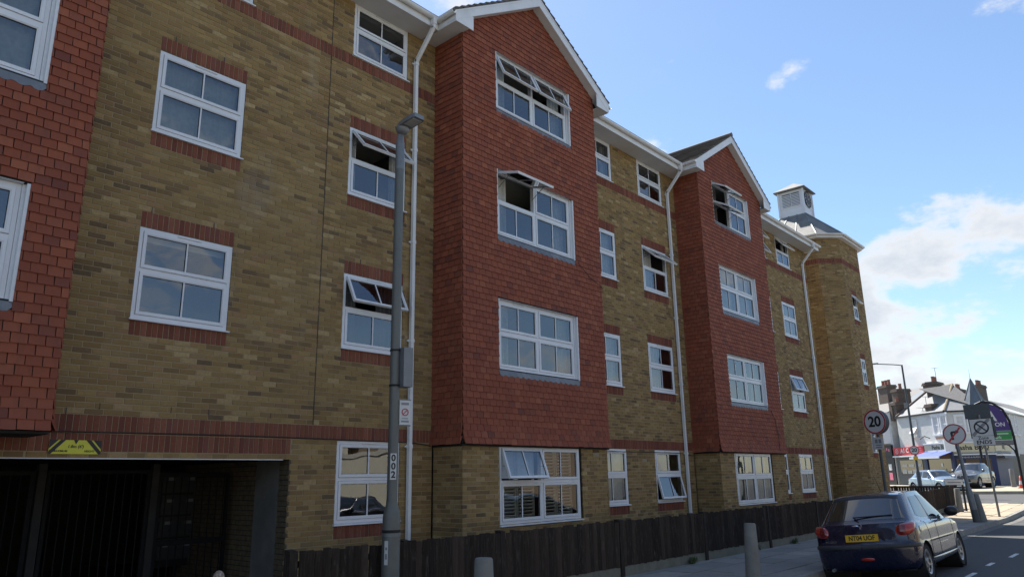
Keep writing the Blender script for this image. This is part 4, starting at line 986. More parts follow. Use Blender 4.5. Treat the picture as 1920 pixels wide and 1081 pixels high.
def car_paint(name, c, metal=.5, rough=.28, coat=1.):
    m = NT(name); f = m.rng(m.noise(3, 5, .65), .3, .8, .85, 1.1); v = m.n('ShaderNodeVectorMath', operation='SCALE'); v.inputs[0].default_value = c; m.l(f, v.inputs[3]); m.col(v.outputs[0])
    m.set(Roughness=m.rng(m.noise(5, 5, .7), .3, .75, rough*.8, rough*1.5), Metallic=metal); m.b.inputs['Coat Weight'].default_value = coat; m.b.inputs['Coat Roughness'].default_value = .04
car_paint('navy_paint', (.003, .005, .03), .2, .25); car_paint('ice_blue_paint', (.30, .37, .44), .6, .3); car_paint('graphite_paint', (.10, .11, .125), .6, .3); car_paint('black_car_paint', (.01, .01, .012), .2, .25)
m = NT('car_glass'); m.col((.012, .015, .017)); m.set(Roughness=.02); m.b.inputs['IOR'].default_value = 2.0
plain('bumper_plastic', (.035, .036, .04), .55, var=.2); plain('chrome', (.6, .62, .64), .15, .95); plain('silver_hubcap', (.36, .37, .38), .35, .5, dirt=((.15, .13, .1), 12, .5)); plain('tyre', (.016, .016, .017), .9, var=.3, scale=20)
m = NT('tail_red'); m.col(m.mix(m.noise(25, 2), (.32, .012, .01), (.48, .04, .015))); m.set(Roughness=.12); m.b.inputs['Coat Weight'].default_value = 1
m = NT('tail_inner'); m.col((.16, .006, .006)); m.set(Roughness=.15); m.b.inputs['Coat Weight'].default_value = 1
m = NT('tail_amber'); m.col((.55, .10, .02)); m.set(Roughness=.12); m.b.inputs['Coat Weight'].default_value = 1
m = NT('head_lamp'); m.col((.55, .57, .6)); m.set(Roughness=.08, Metallic=.6); m.b.inputs['Coat Weight'].default_value = 1
def make_car(name, label, cat, T, paint, loc, rz, wheels, wr, track, tyre_w=.18, group=None):
    C = thing(name, label, cat, loc, rz, group); S = CarSurf(T)
    us = [i/5 for i in range(0, 66)]; vs = sorted(set([0]+[i/4 for i in range(0, (S.nv-1)*4+1)]))
    arch = wr+.045
    for side in (1,):
        mb = MB(); pts = {}; idx = {}
        V = []; Fc = []
        for sgn in (1, -1):
            base = len(V)
            for v in vs:
                for u in us:
                    p = S(u, v); x, y, z = p.x, p.y*sgn, p.z
                    if abs(y) > .45*T[3][6][1]/.826 and z < .95:
                        for wx in wheels:
                            d = math.hypot(x-wx, z-wr)
                            if d < arch and z > 0: 
                                pass
                    V.append([x, y, z])
            nu = len(us)
            for j in range(len(vs)-1):
                for i in range(nu-1):
                    a, b, c, d = base+j*nu+i, base+j*nu+i+1, base+(j+1)*nu+i+1, base+(j+1)*nu+i
                    Fc.append((a, d, c, b) if sgn > 0 else (a, b, c, d))
        lim = .42*T[3][6][1]/.826
        def inside(p): return any(math.hypot(p[0]-wx, p[2]-wr) < arch for wx in wheels) and abs(p[1]) > lim
        ins = [inside(p) for p in V]
        keep = [f for f in Fc if not all(ins[i] for i in f)]
        for i, p in enumerate(V):
            if ins[i]:
                wx = min(wheels, key=lambda w: abs(p[0]-w)); dx, dz = p[0]-wx, p[2]-wr; d = math.hypot(dx, dz) or 1e-6; p[0] = wx+dx/d*arch; p[2] = wr+dz/d*arch
        mb.add([tuple(p) for p in V], keep); body = mb.build('body', paint, C, smooth=50, fix=True)
        bm = bmesh.new(); bm.from_mesh(body.data); bmesh.ops.delete(bm, geom=[v for v in bm.verts if not v.link_faces], context='VERTS'); bm.to_mesh(body.data); bm.free()
    # wheel wells, lips and floor
    ww = MB(); hw_ = T[3][6][1]
    for wx in wheels:
        for sgn in (1, -1): ww.lathe([(arch+.004, sgn*.38*hw_/.826), (arch+.004, sgn*(hw_-.02))], 28, (wx, 0, wr), 'y', cap=False); ww.lathe([(.02, sgn*.38*hw_/.826), (arch, sgn*.38*hw_/.826)], 28, (wx, 0, wr), 'y', cap=False)
    ww.build('wheel_well', 'rubber', C, kind='stuff')
    L = T[3][13][0]
    MB().box(.12, L-.15, -.7*hw_/.826, .7*hw_/.826, T[0][0][2]-.0, T[0][0][2]+.02).build('floor_pan', 'rubber', C)
    tm = MB().lathe([(wr*.66, -tyre_w*.45), (wr*.93, -tyre_w*.5), (wr, -tyre_w*.32), (wr, tyre_w*.32), (wr*.93, tyre_w*.5), (wr*.66, tyre_w*.45)], 32, axis='y', cap=False).mesh('tyre', 'tyre', smooth=40)
    rm = MB().lathe([(.012, tyre_w*.40), (wr*.16, tyre_w*.42), (wr*.22, tyre_w*.33), (wr*.56, tyre_w*.36), (wr*.66, tyre_w*.47), (wr*.69, tyre_w*.44), (wr*.69, tyre_w*.2)], 32, axis='y').mesh('rim', 'silver_hubcap', smooth=35)
    sm = MB()
    for q in range(8):
        a = q*math.pi/4; c, s = math.cos(a), math.sin(a); t = (-s, c)
        P = [(c*wr*r+t[0]*w*wr, tyre_w*.385+.004, s*wr*r+t[1]*w*wr) for r, w in ((.30, -.05), (.30, .05), (.54, .12), (.54, -.12))]
        sm.add(P, [(0, 1, 2, 3)])
    smm = sm.mesh('rim_slot', 'rubber')
    for wx in wheels:
        for sgn in (1, -1):
            w_ = link('wheel', tm, C, (wx, sgn*track, wr), (0, 0, 0 if sgn > 0 else math.pi)); link('rim', rm, w_); link('rim_slots', smm, w_, kind='stuff')
    def patch(nm, mat, corners, off=.004, bulge=0., rnd=.35, n=12, sgn=1, both=False, quad=None):
        # a rounded panel lying on the body: corners in surface coordinates (u, v)
        out = []
        for sg in ((1, -1) if both else (sgn,)):
            mb = MB(); vs_ = []; fs_ = []
            for j in range(n+1):
                for i in range(n+1):
                    a, b = 2*i/n-1, 2*j/n-1; a2 = a*math.sqrt(1-rnd*b*b/2); b2 = b*math.sqrt(1-rnd*a*a/2); s_, t_ = (a2+1)/2, (b2+1)/2
                    (u0, v0), (u1, v1), (u2, v2), (u3, v3) = corners
                    u = (u0*(1-s_)+u1*s_)*(1-t_)+(u3*(1-s_)+u2*s_)*t_; v = (v0*(1-s_)+v1*s_)*(1-t_)+(v3*(1-s_)+v2*s_)*t_
                    uu = abs(u); p = S(uu, v); nn = S.nrm(uu, v); sg2 = sg*(1 if u >= 0 else -1)
                    o = off+bulge*(1-max(abs(a), abs(b))**3)
                    q = p+nn*o; vs_.append((q.x, q.y*sg2, q.z))
            for j in range(n):
                for i in range(n): fs_.append((j*(n+1)+i, j*(n+1)+i+1, (j+1)*(n+1)+i+1, (j+1)*(n+1)+i))
            mb.add(vs_, fs_); out.append(mb.build(nm, mat, C, smooth=True, fix=True))
        return out
    def seam(path, r=.004, mat='rubber', nm='door_seam', both=True, off=.0):
        for sg in ((1, -1) if both else (1,)):
            P = []
            for (u, v) in path: p = S(u, v)+S.nrm(u, v)*off; P.append((p.x, p.y*sg, p.z))
            MB().tube(P, r, 5).build(nm, mat, C)
    return C, S, patch, seam
def lin(a, b, n): return [(a[0]+(b[0]-a[0])*i/n, a[1]+(b[1]-a[1])*i/n) for i in range(n+1)]
# dark blue hatchback at the kerb
T2 = base_table()
PC, S, patch, seam = make_car('parked_car', 'dark navy blue hatchback with yellow plate NT04 UOF parked at the kerb', 'car', T2, 'navy_paint', (14.27, 4.49, -.068), R(.7), (.64, 3.08), .285, .715)
PC.scale = (1.075,)*3; PC.rotation_euler = (R(-4.6), 0, R(.7))
patch('rear_window', 'car_glass', [(-2.75, 8.1), (2.75, 8.1), (2.5, 8.93), (-2.5, 8.93)], .003, rnd=.16, n=20)
patch('rear_side_window', 'car_glass', [(4.75, 8.22), (6.93, 8.1), (6.93, 8.9), (5.1, 8.88)], .003, rnd=.2, both=True)
patch('front_side_window', 'car_glass', [(7.07, 8.1), (9.0, 8.12), (8.95, 8.86), (7.07, 8.9)], .003, rnd=.12, both=True)
patch('door_pillar', 'black_paint', [(6.93, 8.08), (7.07, 8.08), (7.07, 8.93), (6.93, 8.93)], .0035, rnd=0, n=6, both=True)
patch('windscreen', 'car_glass', [(10.15, 8.1), (15.85, 8.1), (15.8, 8.92), (10.2, 8.92)], .003, rnd=.12, n=16) if 0 else None
patch('windscreen', 'car_glass', [(10.1, 8.1), (13, 8.1), (13, 8.92), (10.2, 8.92)], .003, rnd=.05, both=True)
for sg in (1, -1):
    patch('tail_lamp', 'tail_red', [(1.55, 5.4), (3.5, 5.75), (3.85, 6.98), (1.95, 6.9)], .004, .028, rnd=.85, n=14, sgn=sg)
    patch('tail_lamp_inner', 'tail_inner', [(1.8, 5.55), (2.6, 5.6), (2.65, 6.7), (1.95, 6.65)], .019, .016, rnd=.95, n=8, sgn=sg)
    patch('tail_lamp_amber', 'tail_amber', [(2.7, 6.3), (3.4, 6.2), (3.6, 6.85), (2.8, 6.85)], .018, .014, rnd=.95, n=8, sgn=sg)
    patch('bumper_strip', 'bumper_plastic', [(0, 3.62), (3.9, 3.62), (3.9, 4.55), (0, 4.55)], .004, .012, rnd=.1, n=16, sgn=sg)
    patch('side_strip', 'bumper_plastic', [(5.9, 3.9), (8.9, 3.9), (8.9, 4.35), (5.9, 4.35)], .002, .008, rnd=.1, n=10, sgn=sg)
    patch('sill_trim', 'graphite_paint', [(5.85, 1.3), (9.35, 1.3), (9.35, 2.0), (5.85, 2.0)], .003, .012, rnd=.1, n=10, sgn=sg)
seam(lin((6.02, 2.1), (6.05, 5.5), 8)+lin((6.05, 5.5), (5.6, 7.9), 6)); seam(lin((7.03, 2.1), (7.0, 8.0), 14)); seam(lin((9.1, 2.1), (9.15, 7.6), 14)); seam(lin((6.02, 2.1), (9.1, 2.1), 14))
seam(lin((2.55, 4.75), (2.5, 5.95), 8)+lin((2.2, 6.95), (2.75, 8.0), 6), .003); seam(lin((0, 4.66), (2.55, 4.7), 10), .004)
for u in (6.75, 8.75 if 0 else 7.55-.35): pass
patch('door_handle', 'navy_paint', [(6.35, 6.25), (6.8, 6.25), (6.8, 6.42), (6.35, 6.42)], .006, .02, rnd=.6, n=6, both=True)
patch('door_handle', 'navy_paint', [(7.12, 6.25), (7.45, 6.25), (7.45, 6.42), (7.12, 6.42)], .006, .02, rnd=.6, n=6, both=True)
patch('fuel_flap', 'navy_paint', [(4.35, 5.6), (4.85, 5.6), (4.85, 6.3), (4.35, 6.3)], .003, .004, rnd=.9, n=8, sgn=-1)
patch('bumper_reflector', 'tail_red', [(-.42, 2.25), (.12, 2.25), (.12, 2.6), (-.42, 2.6)], .004, .012, rnd=.8, n=8)
# plate recess, plate and lettering (right-hand drive plate size)
pxr = T2[5][0][0]
def rear_box(nm, mat, y0, y1, z0, z1, d0, d1, par=PC): return MB().box(-d1, -d0, y0, y1, z0, z1).build(nm, mat, par)
xh = S(0, 5.7).x
rec = MB(); rec.hexa([(xh-.004, -.36, .655), (xh+.02, -.36, .655), (xh+.02, .36, .655), (xh-.004, .36, .655), (xh+.012, -.33, .80), (xh+.03, -.33, .80), (xh+.03, .33, .80), (xh+.012, .33, .80)]); rec.build('plate_recess', 'navy_paint', PC)
PLT = MB().box(-.006, .006, -.26, .26, -.056, .056).build('number_plate', 'plate_yellow', PC, loc=(xh-.012, 0, .715), rot=(0, R(7), 0))
text('NT04 UOF', .102, 'sign_black', PLT, (-.0065, 0, -.002), (R(90), 0, R(-90)), bold=.003, ext=.001, sx=.88)
text('PEUGEOT', .04, 'chrome', PC, (S(1.0, 4.95).x-.012, .50, .665), (R(88), 0, R(-88)), ext=.001)
text('206', .05, 'chrome', PC, (S(1.0, 5.1).x-.012, -.50, .69), (R(86), 0, R(-92)), ext=.001, shear=.2)
# rampant lion badge: body, head, legs and tail as small flat strokes
bd = MB(Matrix.Translation((S(0, 6.7).x-.006, .0, .885))@Matrix.Rotation(R(-90), 4, 'Z')@Matrix.Rotation(R(-14), 4, 'X'))
for a, b, w in (((-.005, 0), (.012, .02), .018), ((.012, .02), (.02, .036), .02), ((.008, .018), (.034, .026), .008), ((.004, .008), (.03, .006), .008), ((-.005, 0), (-.012, -.03), .012), ((-.004, -.002), (.012, -.03), .01), ((-.008, 0), (-.03, .01), .006), ((-.03, .01), (-.026, .03), .006)):
    bd.beam((a[0], 0, a[1]), (b[0], 0, b[1]), .004, w, (0, 1, 0))
bd.build('lion_badge', 'chrome', PC, kind='stuff')
patch('badge_button', 'chrome', [(.08, 6.62), (.34, 6.62), (.34, 6.9), (.08, 6.9)], .003, .006, rnd=.6, n=6)
wp = MB(); p0 = S(.1, 8.06)+S.nrm(.1, 8.06)*.02; wp.tube([p0, S(.3, 8.18)+S.nrm(.3, 8.18)*.03, tuple((S(1.6, 8.26)+S.nrm(1.6, 8.26)*.014) * Vector((1, -1, 1)))], .011, 6); wp.build('rear_wiper', 'black_paint', PC)
sp = MB(); 
patch('brake_light', 'bumper_plastic', [(-2.4, 8.97), (2.4, 8.97), (2.3, 9.25), (-2.3, 9.25)], .002, .01, rnd=.1, n=14)
for sg in (1, -1):
    mr_ = MB(Matrix.Translation((2.52, sg*.86, .985))); mr_.lathe([(.004, -.055), (.07, -.05), (.105, -.02), (.112, .02), (.10, .05), (.05, .085), (.01, .095)], 16, axis='x'); o = mr_.build('door_mirror', 'black_paint', PC, smooth=50); 
    o.scale = (1, 1.05, .8); o.location = (0, 0, .2)
    MB().beam((2.50, sg*.745, .94), (2.52, sg*.82, .955), .05, .05).build('mirror_arm', 'black_paint', PC)
MB().tube([(1.75, 0, 1.405), (1.62, 0, 1.56), (1.5, 0, 1.70)], .006, 5, r1=.002).build('aerial', 'rubber', PC)
MB().tube([(-.02, .52, .23), (.3, .52, .25)], .026, 10).build('exhaust', 'galvanised', PC)
for sg in (1, -1): seam(lin((3.3, 10.02), (9.2, 10.02), 16), .006, 'rubber', 'roof_strip', both=False) if sg > 0 else seam([(u, v) for u, v in lin((3.3, 10.02), (9.2, 10.02), 16)], .006, 'rubber', 'roof_strip')
def detail(C, S, patch, seam, grille, lamp=True, plate=True, h=.5, pl=None):
    patch('rear_window', 'car_glass', [(-2.6, 8.1), (2.6, 8.1), (2.4, 8.92), (-2.4, 8.92)], .003, rnd=.16, n=14)
    patch('rear_side_window', 'car_glass', [(4.7, 8.15), (6.93, 8.1), (6.93, 8.88), (5.2, 8.86)], .003, rnd=.2, both=True)
    patch('front_side_window', 'car_glass', [(7.07, 8.1), (9.0, 8.12), (8.95, 8.86), (7.07, 8.88)], .003, rnd=.12, both=True)
    patch('windscreen', 'car_glass', [(10.05, 8.08), (13, 8.08), (13, 8.92), (10.15, 8.92)], .003, rnd=.05, both=True)
    seam(lin((7.03, 2.1), (7.0, 8.0), 10), .006); seam(lin((9.1, 2.1), (9.15, 7.6), 10), .006); seam(lin((6.0, 2.4), (5.7, 7.9), 10), .006)
    patch('head_lamp', 'head_lamp', [(10.85, 5.7), (12.0, 5.55), (12.0, 6.15), (10.85, 6.5)], .004, .012, rnd=.5, n=8, both=True)
    patch('tail_lamp', 'tail_red', [(2.0, 5.9), (3.6, 5.9), (3.6, 6.8), (2.0, 6.8)], .004, .02, rnd=.7, n=8, both=True)
    patch('lower_intake', 'black_paint', [(11.7, 1.9), (13, 1.9), (13, 3.2), (11.8, 3.2)], .004, rnd=.1, n=8, both=True)
    for sg in (1, -1): MB(Matrix.Translation((S(9.0, 8.1).x-.12, sg*(S(9, 8.1).y+.13), S(9, 8.1).z+.04))).lathe([(.004, -.05), (.08, -.04), (.1, .02), (.06, .08), (.01, .09)], 12, axis='x').build('door_mirror', C.get('mirror', 'black_paint'), C, smooth=50)
# pale blue hatchback crossing the junction
TB_ = warp_table([0, .74, 3.43, 4.32], [.26, .80, 2.28, 3.05, 4.05], 1.07, [.2, .9, 1.36, 1.42], [.19, .89, 1.36, 1.42])
BH = math.atan2(-.71, -.70)
def at_front(cx_, cy_, h, L): return (cx_-math.cos(h)*L/2, cy_-math.sin(h)*L/2)
bx, by = at_front(54.7, 12.15, BH, 4.32)
c_ = make_car('hatchback', 'pale ice blue hatchback crossing the junction in front of the shops', 'car', TB_, 'ice_blue_paint', (bx, by, gz(54.5)-.06), BH, (.76, 3.45), .31, .77, .2); c_[0]['mirror'] = 'ice_blue_paint'
detail(*c_, None); C, S_, P_, _ = c_
del C['mirror']
P_('grille', 'black_paint', [(12.35, 4.9), (12.95, 4.9), (12.95, 5.75), (12.35, 5.75)], .006, .01, rnd=.7, n=8, both=True)
MB().box(S_(13, 3.6).x-.0, S_(13, 3.6).x+.02, -.26, .26, .40, .51).build('number_plate', 'plate_white', C)
# graphite crossover parked by the corner shop
TM_ = warp_table([0, .80, 3.53, 4.41], [.25, .85, 2.30, 3.12, 4.0], 1.11, [.2, .9, 1.36, 1.42], [.24, 1.02, 1.54, 1.61])
MH = math.atan2(.11, -.99); mx_, my_ = at_front(58.6, 11.0, MH, 4.41)
c_ = make_car('crossover_car', 'graphite grey crossover car parked nose out by the corner shop', 'car', TM_, 'graphite_paint', (mx_, my_, gz(58)+.08), MH, (.82, 3.55), .345, .79, .22); c_[0]['mirror'] = 'graphite_paint'
detail(*c_, None); C, S_, P_, _ = c_
del C['mirror']
P_('grille', 'black_paint', [(12.0, 4.5), (13, 4.5), (13, 6.1), (12.2, 6.1)], .006, .008, rnd=.15, n=8, both=True)
xg = S_(13, 5.2).x
MB().lathe([(.075, xg+.02), (.095, xg+.02), (.095, xg+.035), (.075, xg+.035)], 20, (0, 0, .78), 'x', cap=False).build('badge_ring', 'chrome', C)
sb = MB()
for q in range(3): a = math.pi/2+q*2*math.pi/3; sb.beam((xg+.028, 0, .78), (xg+.028, .085*math.cos(a), .78+.085*math.sin(a)), .012, .014)
sb.build('badge_star', 'chrome', C, kind='stuff')
for z in (.72, .85): MB().box(xg+.012, xg+.024, -.42, .42, z-.008, z+.008).build('grille_bar', 'chrome', C)
MB().box(S_(13, 3.4).x-.0, S_(13, 3.4).x+.02, -.26, .26, .46, .57).build('number_plate', 'plate_white', C)
for sg in (1, -1): MB().box(S_(12.3, 2.2).x, S_(12.3, 2.2).x+.05, sg*.42-.2, sg*.42+.2, .34, .38).build('bumper_blade', 'chrome', C)
# black saloon at the far kerb, seen reflected in the ground floor window
TS_ = warp_table([0, .95, 3.75, 4.65], [.95, 1.55, 2.55, 3.35, 4.3], 1.08, [.2, .9, 1.36, 1.42], [.2, .9, 1.34, 1.40])
c_ = make_car('saloon_car', 'black saloon car reflected in the ground floor window by the lamp column', 'car', TS_, 'black_car_paint', (18.3, -2.1, -.0), R(180), (.97, 3.77), .32, .78, .2); c_[0]['mirror'] = 'black_paint'
detail(*c_, None); del c_[0]['mirror']
seam, S_ = c_[3], c_[1]
seam(lin((4.6, 8.05), (9.1, 8.05), 14), .012, 'chrome', 'window_trim'); seam(lin((4.7, 8.1), (5.2, 8.93), 6)+lin((5.3, 8.95), (9.0, 8.93), 12), .01, 'chrome', 'window_trim')

# ------------------------------------------------------------------ weeds along the foot of the fence
plain('weed_leaf', (.055, .075, .025), .8, var=.35, scale=20)
rq = random.Random(4)
for (wx_, wn_, lb) in ((14.25, 46, 'small green weed clump at the fence foot left of the bollard'), (17.3, 26, 'tiny weed tuft at the fence foot between two posts'), (19.6, 30, 'low weeds at the fence foot nearer the parked car')):
    lf = MB()
    for i in range(wn_):
        x = rq.gauss(0, .07); y = -rq.uniform(.0, .09); h = rq.uniform(.05, .16); a = rq.uniform(0, 6.3); w_ = rq.uniform(.012, .03); dx, dy = math.cos(a)*w_, math.sin(a)*w_; lx, ly = rq.uniform(-.05, .05), rq.uniform(-.06, .02)
        lf.add([(x, y, 0), (x+dx+lx*.5, y+dy+ly*.5, h*.55), (x+lx, y+ly, h), (x-dx+lx*.5, y-dy+ly*.5, h*.55)], [(0, 1, 2, 3)])
    lf.build('weed', 'weed_leaf', None, loc=(wx_, 7.93, PAVE), label=lb, cat='weed', group='weeds along the fence foot', kind='stuff')
# ------------------------------------------------------------------ road signs
FACE = math.atan2(-1, 0)
def facing(x, y, extra=0.): return math.atan2(-y, -x)+R(90)+extra       # turn a plate built facing -Y towards the oncoming road
def roundel(par, r, z, y, ring_w=.14):
    MB().lathe([(.004, y), (r, y), (r, y-.004), (.004, y-.004)], 40, (0, 0, z), 'y').build('sign_face', 'sign_white', par, smooth=30)
    MB().lathe([(r*(1-ring_w)-.0, y-.0045), (r*.985, y-.0045), (r*.985, y-.008), (r*(1-ring_w), y-.008)], 40, (0, 0, z), 'y', cap=False).build('sign_border', 'sign_red', par, smooth=30)
# 20 mph repeater with deep round housing
x, y = 24.75, 7.0; S20 = thing('speed_limit_sign', 'round 20 speed limit sign with deep grey housing near the tower', 'sign', (x, y, PAVE), facing(x, y, R(-34)))
MB().tube([(0, .06, 0), (0, .06, 3.3)], .045, 12).build('post', 'sign_backing', S20)
MB().lathe([(.01, .20), (.33, .20), (.37, .17), (.38, .0), (.37, -.02), (.01, -.02)], 40, (0, 0, 3.25), 'y').build('housing', 'sign_backing', S20, smooth=40)
roundel(S20, .375, 3.25, -.021, .13); text('20', .44, 'sign_black', S20, (0, -.027, 3.245), bold=.012, spacing=.95)
MB().box(-.13, .17, .0, .012, 2.42, 2.78).build('lower_plate', 'sign_white', S20)
MB().box(-.09, -.0, -.003, 0, 2.6, 2.72).box(.03, .12, -.003, 0, 2.6, 2.72).box(-.08, .12, -.003, 0, 2.53, 2.56).box(-.08, .12, -.003, 0, 2.46, 2.49).build('plate_print', 'sign_print_grey', S20, kind='stuff')
MB().box(-.21, -.135, .02, .03, 2.34, 2.84).build('rear_plate', 'sign_white', S20)
# no right turn
x, y = 30.35, 5.75; SN = thing('no_right_turn_sign', 'round no right turn sign on a leaning grey post', 'sign', (x, y, PAVE), facing(x, y))
SN.rotation_euler = (0, R(-4.6), facing(x, y))
MB().lathe([(.11, 0), (.11, 1.0), (.10, 1.04), (.062, 1.2), (.062, 3.05)], 20, (0, .06, 0)).build('post', 'galvanised', SN, smooth=35)
MB().lathe([(.114, 0), (.113, .42)], 20, (0, .06, 0), cap=False).build('post_base_band', 'sign_backing', SN, smooth=35)
roundel(SN, .36, 3.0, -.012, .12); MB().lathe([(.01, -.011), (.365, -.011), (.365, .004), (.01, .004)], 40, (0, 0, 3.0), 'y').build('sign_back', 'sign_grey', SN, smooth=30)
ar = MB(); yy = -.0185
ar.prism([(-.12, -.19+3), (-.045, -.19+3), (-.045, .035+3), (.06, .035+3), (.06, -.0+3), (.16, .075+3), (.06, .15+3), (.06, .11+3), (-.08, .11+3), (-.12, .07+3)], yy, yy+.001); ar.build('arrow', 'sign_black', SN)
MB().beam((-.205, -.0205, 2.775), (.21, -.0205, 3.215), .002, .055, (0, 1, 0)).build('bar', 'sign_red', SN)
# zone ends
x, y = 34.1, 5.68; SZ = thing('zone_ends_sign', 'white Zone ENDS parking sign plate with grey blank above', 'sign', (x, y, PAVE+gz(34)), facing(x, y))
SZ.rotation_euler = (0, R(-1.5), facing(x, y))
MB().tube([(0, .05, 0), (0, .05, 3.85)], .042, 12).build('post', 'galvanised', SZ)
MB().box(-.36, .36, -.008, .0, 2.68, 3.68).build('sign_plate', 'sign_white', SZ)
MB().box(-.35, .35, -.0105, -.0085, 3.025, 3.035).build('divider', 'sign_black', SZ)
zc = 3.36; nb_ = MB(); nb_.lathe([(.20, -.0095), (.255, -.0095), (.255, -.013), (.20, -.013)], 40, (0, 0, zc), 'y', cap=False); nb_.build('no_waiting_ring', 'sign_black', SZ)
MB().beam((-.155, -.012, zc+.155), (.155, -.012, zc-.155), .003, .05, (0, 1, 0)).build('no_waiting_bar', 'sign_black', SZ)
MB().beam((-.33, -.0095, zc-.30), (.30, -.0095, zc+.31), .002, .11, (0, 1, 0)).build('grey_band', 'sign_print_grey', SZ)
text('Zone', .16, 'sign_black', SZ, (0, -.009, 2.95), bold=.003, ext=.001); text('ENDS', .2, 'sign_black', SZ, (0, -.009, 2.785), bold=.006, ext=.001, spacing=1.05)
MB().box(-.48, .40, .09, .11, 3.72, 4.28).build('blank_panel', 'sign_backing', SZ)
MB().box(-.40, .46, .16, .18, 2.95, 3.75).build('rear_panel', 'sign_backing', SZ)
MB().box(.40, .47, .10, .16, 3.0, 3.6).build('side_box', 'sign_backing', SZ)
# arched retail park board
plain('purple_board', (.055, .025, .16), .45, var=.05); plain('green_board', (.03, .25, .06), .45, var=.05)
x, y = 43.75, 6.05; RP = thing('retail_park_sign', 'arched purple and green board on a curved black frame', 'sign', (x, y, gz(43.6)-.28), facing(x, y, R(8)))
MB().tube([(.0, 0, 0), (-.05, 0, 3.4), (-.12, 0, 4.2), (-.32, 0, 4.75), (-.7, 0, 5.08), (-1.2, 0, 5.2)], .06, 10).build('frame', 'dark_metal', RP)
MB().tube([(-.05, 0, 2.35), (-.12, 0, 2.75), (-.32, 0, 3.02), (-.6, 0, 3.12)], .035, 8).build('bracket', 'dark_metal', RP)
MB().tube([(-1.55, 0, 2.4), (-1.55, 0, 4.7), (-1.45, 0, 5.05), (-1.1, 0, 5.2)], .06, 10).build('frame', 'dark_metal', RP)
arc = [(-1.5, 3.72), (-.13, 3.72)]+[(-.14-.02*i, 3.9+.1*i) for i in range(4)]+[(-.32, 4.62), (-.5, 4.86), (-.75, 5.02), (-1.1, 5.12), (-1.4, 5.0), (-1.5, 4.6)]
MB().prism(arc, -.03, .03).build('upper_board', 'purple_board', RP)
MB().box(-1.5, -.12, -.03, .03, 3.28, 3.71).build('lower_board', 'green_board', RP)
MB().box(-1.5, -.10, -.03, .03, 3.02, 3.26).build('base_board', 'sign_grey', RP)
flat('triangle_logo', [[(-1.0, 4.2), (-.83, 4.72), (-.62, 4.2), (-.72, 4.2), (-.85, 4.42)]], 'sign_white', RP, -.031, .003)
text('TON', .27, 'sign_white', RP, (-.62, -.034, 4.02), bold=.006); text('Park', .2, 'sign_white', RP, (-.75, -.034, 3.40), bold=.003)
MB().box(-1.35, -.25, -.034, -.031, 3.55, 3.6).build('print_line', 'sign_white', RP)
# street name plate on two legs by the fence corner
x, y = 36.6, 7.55; NP = thing('street_name_plate', 'low street name plate on two dark legs beside the fence corner', 'sign', (x, y, PAVE+gz(36.6)), facing(x, y, R(4)))
for q in (-.3, .3): MB().box(q-.04, q+.04, -.02, .02, 0, 1.32).build('leg', 'dark_metal', NP)
MB().box(-.33, .33, -.035, -.021, 1.08, 1.3).build('plate', 'plate_white', NP)
MB().box(-.34, .34, -.0, .02, 1.06, 1.32).build('backboard', 'dark_metal', NP)
MB().box(-.24, .26, -.038, -.035, 1.16, 1.2).build('plate_print', 'sign_print_grey', NP)
# tall lamp column at the junction with its own 20 roundel
def depp(u, v, d): q = fw*FPX+CR*(u-960)-CU*(v-540.5); return EYE+q/FPX*d
JL = depp(1722, 890, 44); JX, JY = JL.x, JL.y; JZ = gz(JX)
ST = thing('street_lamp', 'tall thin lamp column with outreach arm at the junction', 'street lamp', (JX, JY, JZ), facing(JX, JY))
top = 1.85+(depp(1690, 676, 44).z-1.85)-JZ
MB().lathe([(.12, 0), (.12, 1.3), (.075, 1.45), (.07, 4), (.05, top)], 14).build('column', 'sign_backing', ST, smooth=35)
MB().tube([(0, 0, top-.03), (-.5, 0, top+.06), (-1.35, 0, top+.17)], .032, 8).build('arm', 'galvanised', ST)
MB(Matrix.Translation((-1.5, 0, top+.19))).hexa([(-.35, -.1, -.02), (.2, -.06, -.05), (.2, .06, -.05), (-.35, .1, -.02), (-.35, -.08, .03), (.2, -.05, .05), (.2, .05, .05), (-.35, .08, .03)]).build('lantern', 'lamp_head', ST)
z20 = 1.85+(depp(1715, 843, 44).z-1.85)-JZ
MB().lathe([(.01, -.09), (.27, -.09), (.27, -.1), (.01, -.1)], 32, (-.02, 0, z20), 'y').build('speed_roundel', 'sign_white', ST)
MB().lathe([(.22, -.1005), (.265, -.1005), (.265, -.104), (.22, -.104)], 32, (-.02, 0, z20), 'y', cap=False).build('roundel_border', 'sign_red', ST)
text('20', .3, 'sign_black', ST, (-.02, -.102, z20), bold=.01)
MB().box(-.13, .12, -.12, -.05, z20-.58, z20-.36).build('yellow_box', 'plate_yellow', ST)
MB().box(-.22, .0, -.1, .1, 5.2, 5.5).build('camera_box', 'lamp_head', ST)
# traffic cone
plain('cone_orange', (.62, .06, .02), .5); CP = depp(1916, 912, 46)
CN = thing('traffic_cone', 'orange and white traffic cone at the right frame edge', 'cone', (CP.x, CP.y, gz(CP.x)+.1))
MB().box(-.2, .2, -.2, .2, 0, .04).build('cone_base', 'cone_orange', CN)
MB().lathe([(.15, .04), (.12, .22)], 20, cap=False).build('cone_body', 'cone_orange', CN, smooth=True)
MB().lathe([(.12, .22), (.085, .45)], 20, cap=False).build('reflective_sleeve', 'sign_white', CN, smooth=True)
MB().lathe([(.085, .45), (.035, .75), (.0, .755)], 20, cap=False).build('cone_tip', 'cone_orange', CN, smooth=True)
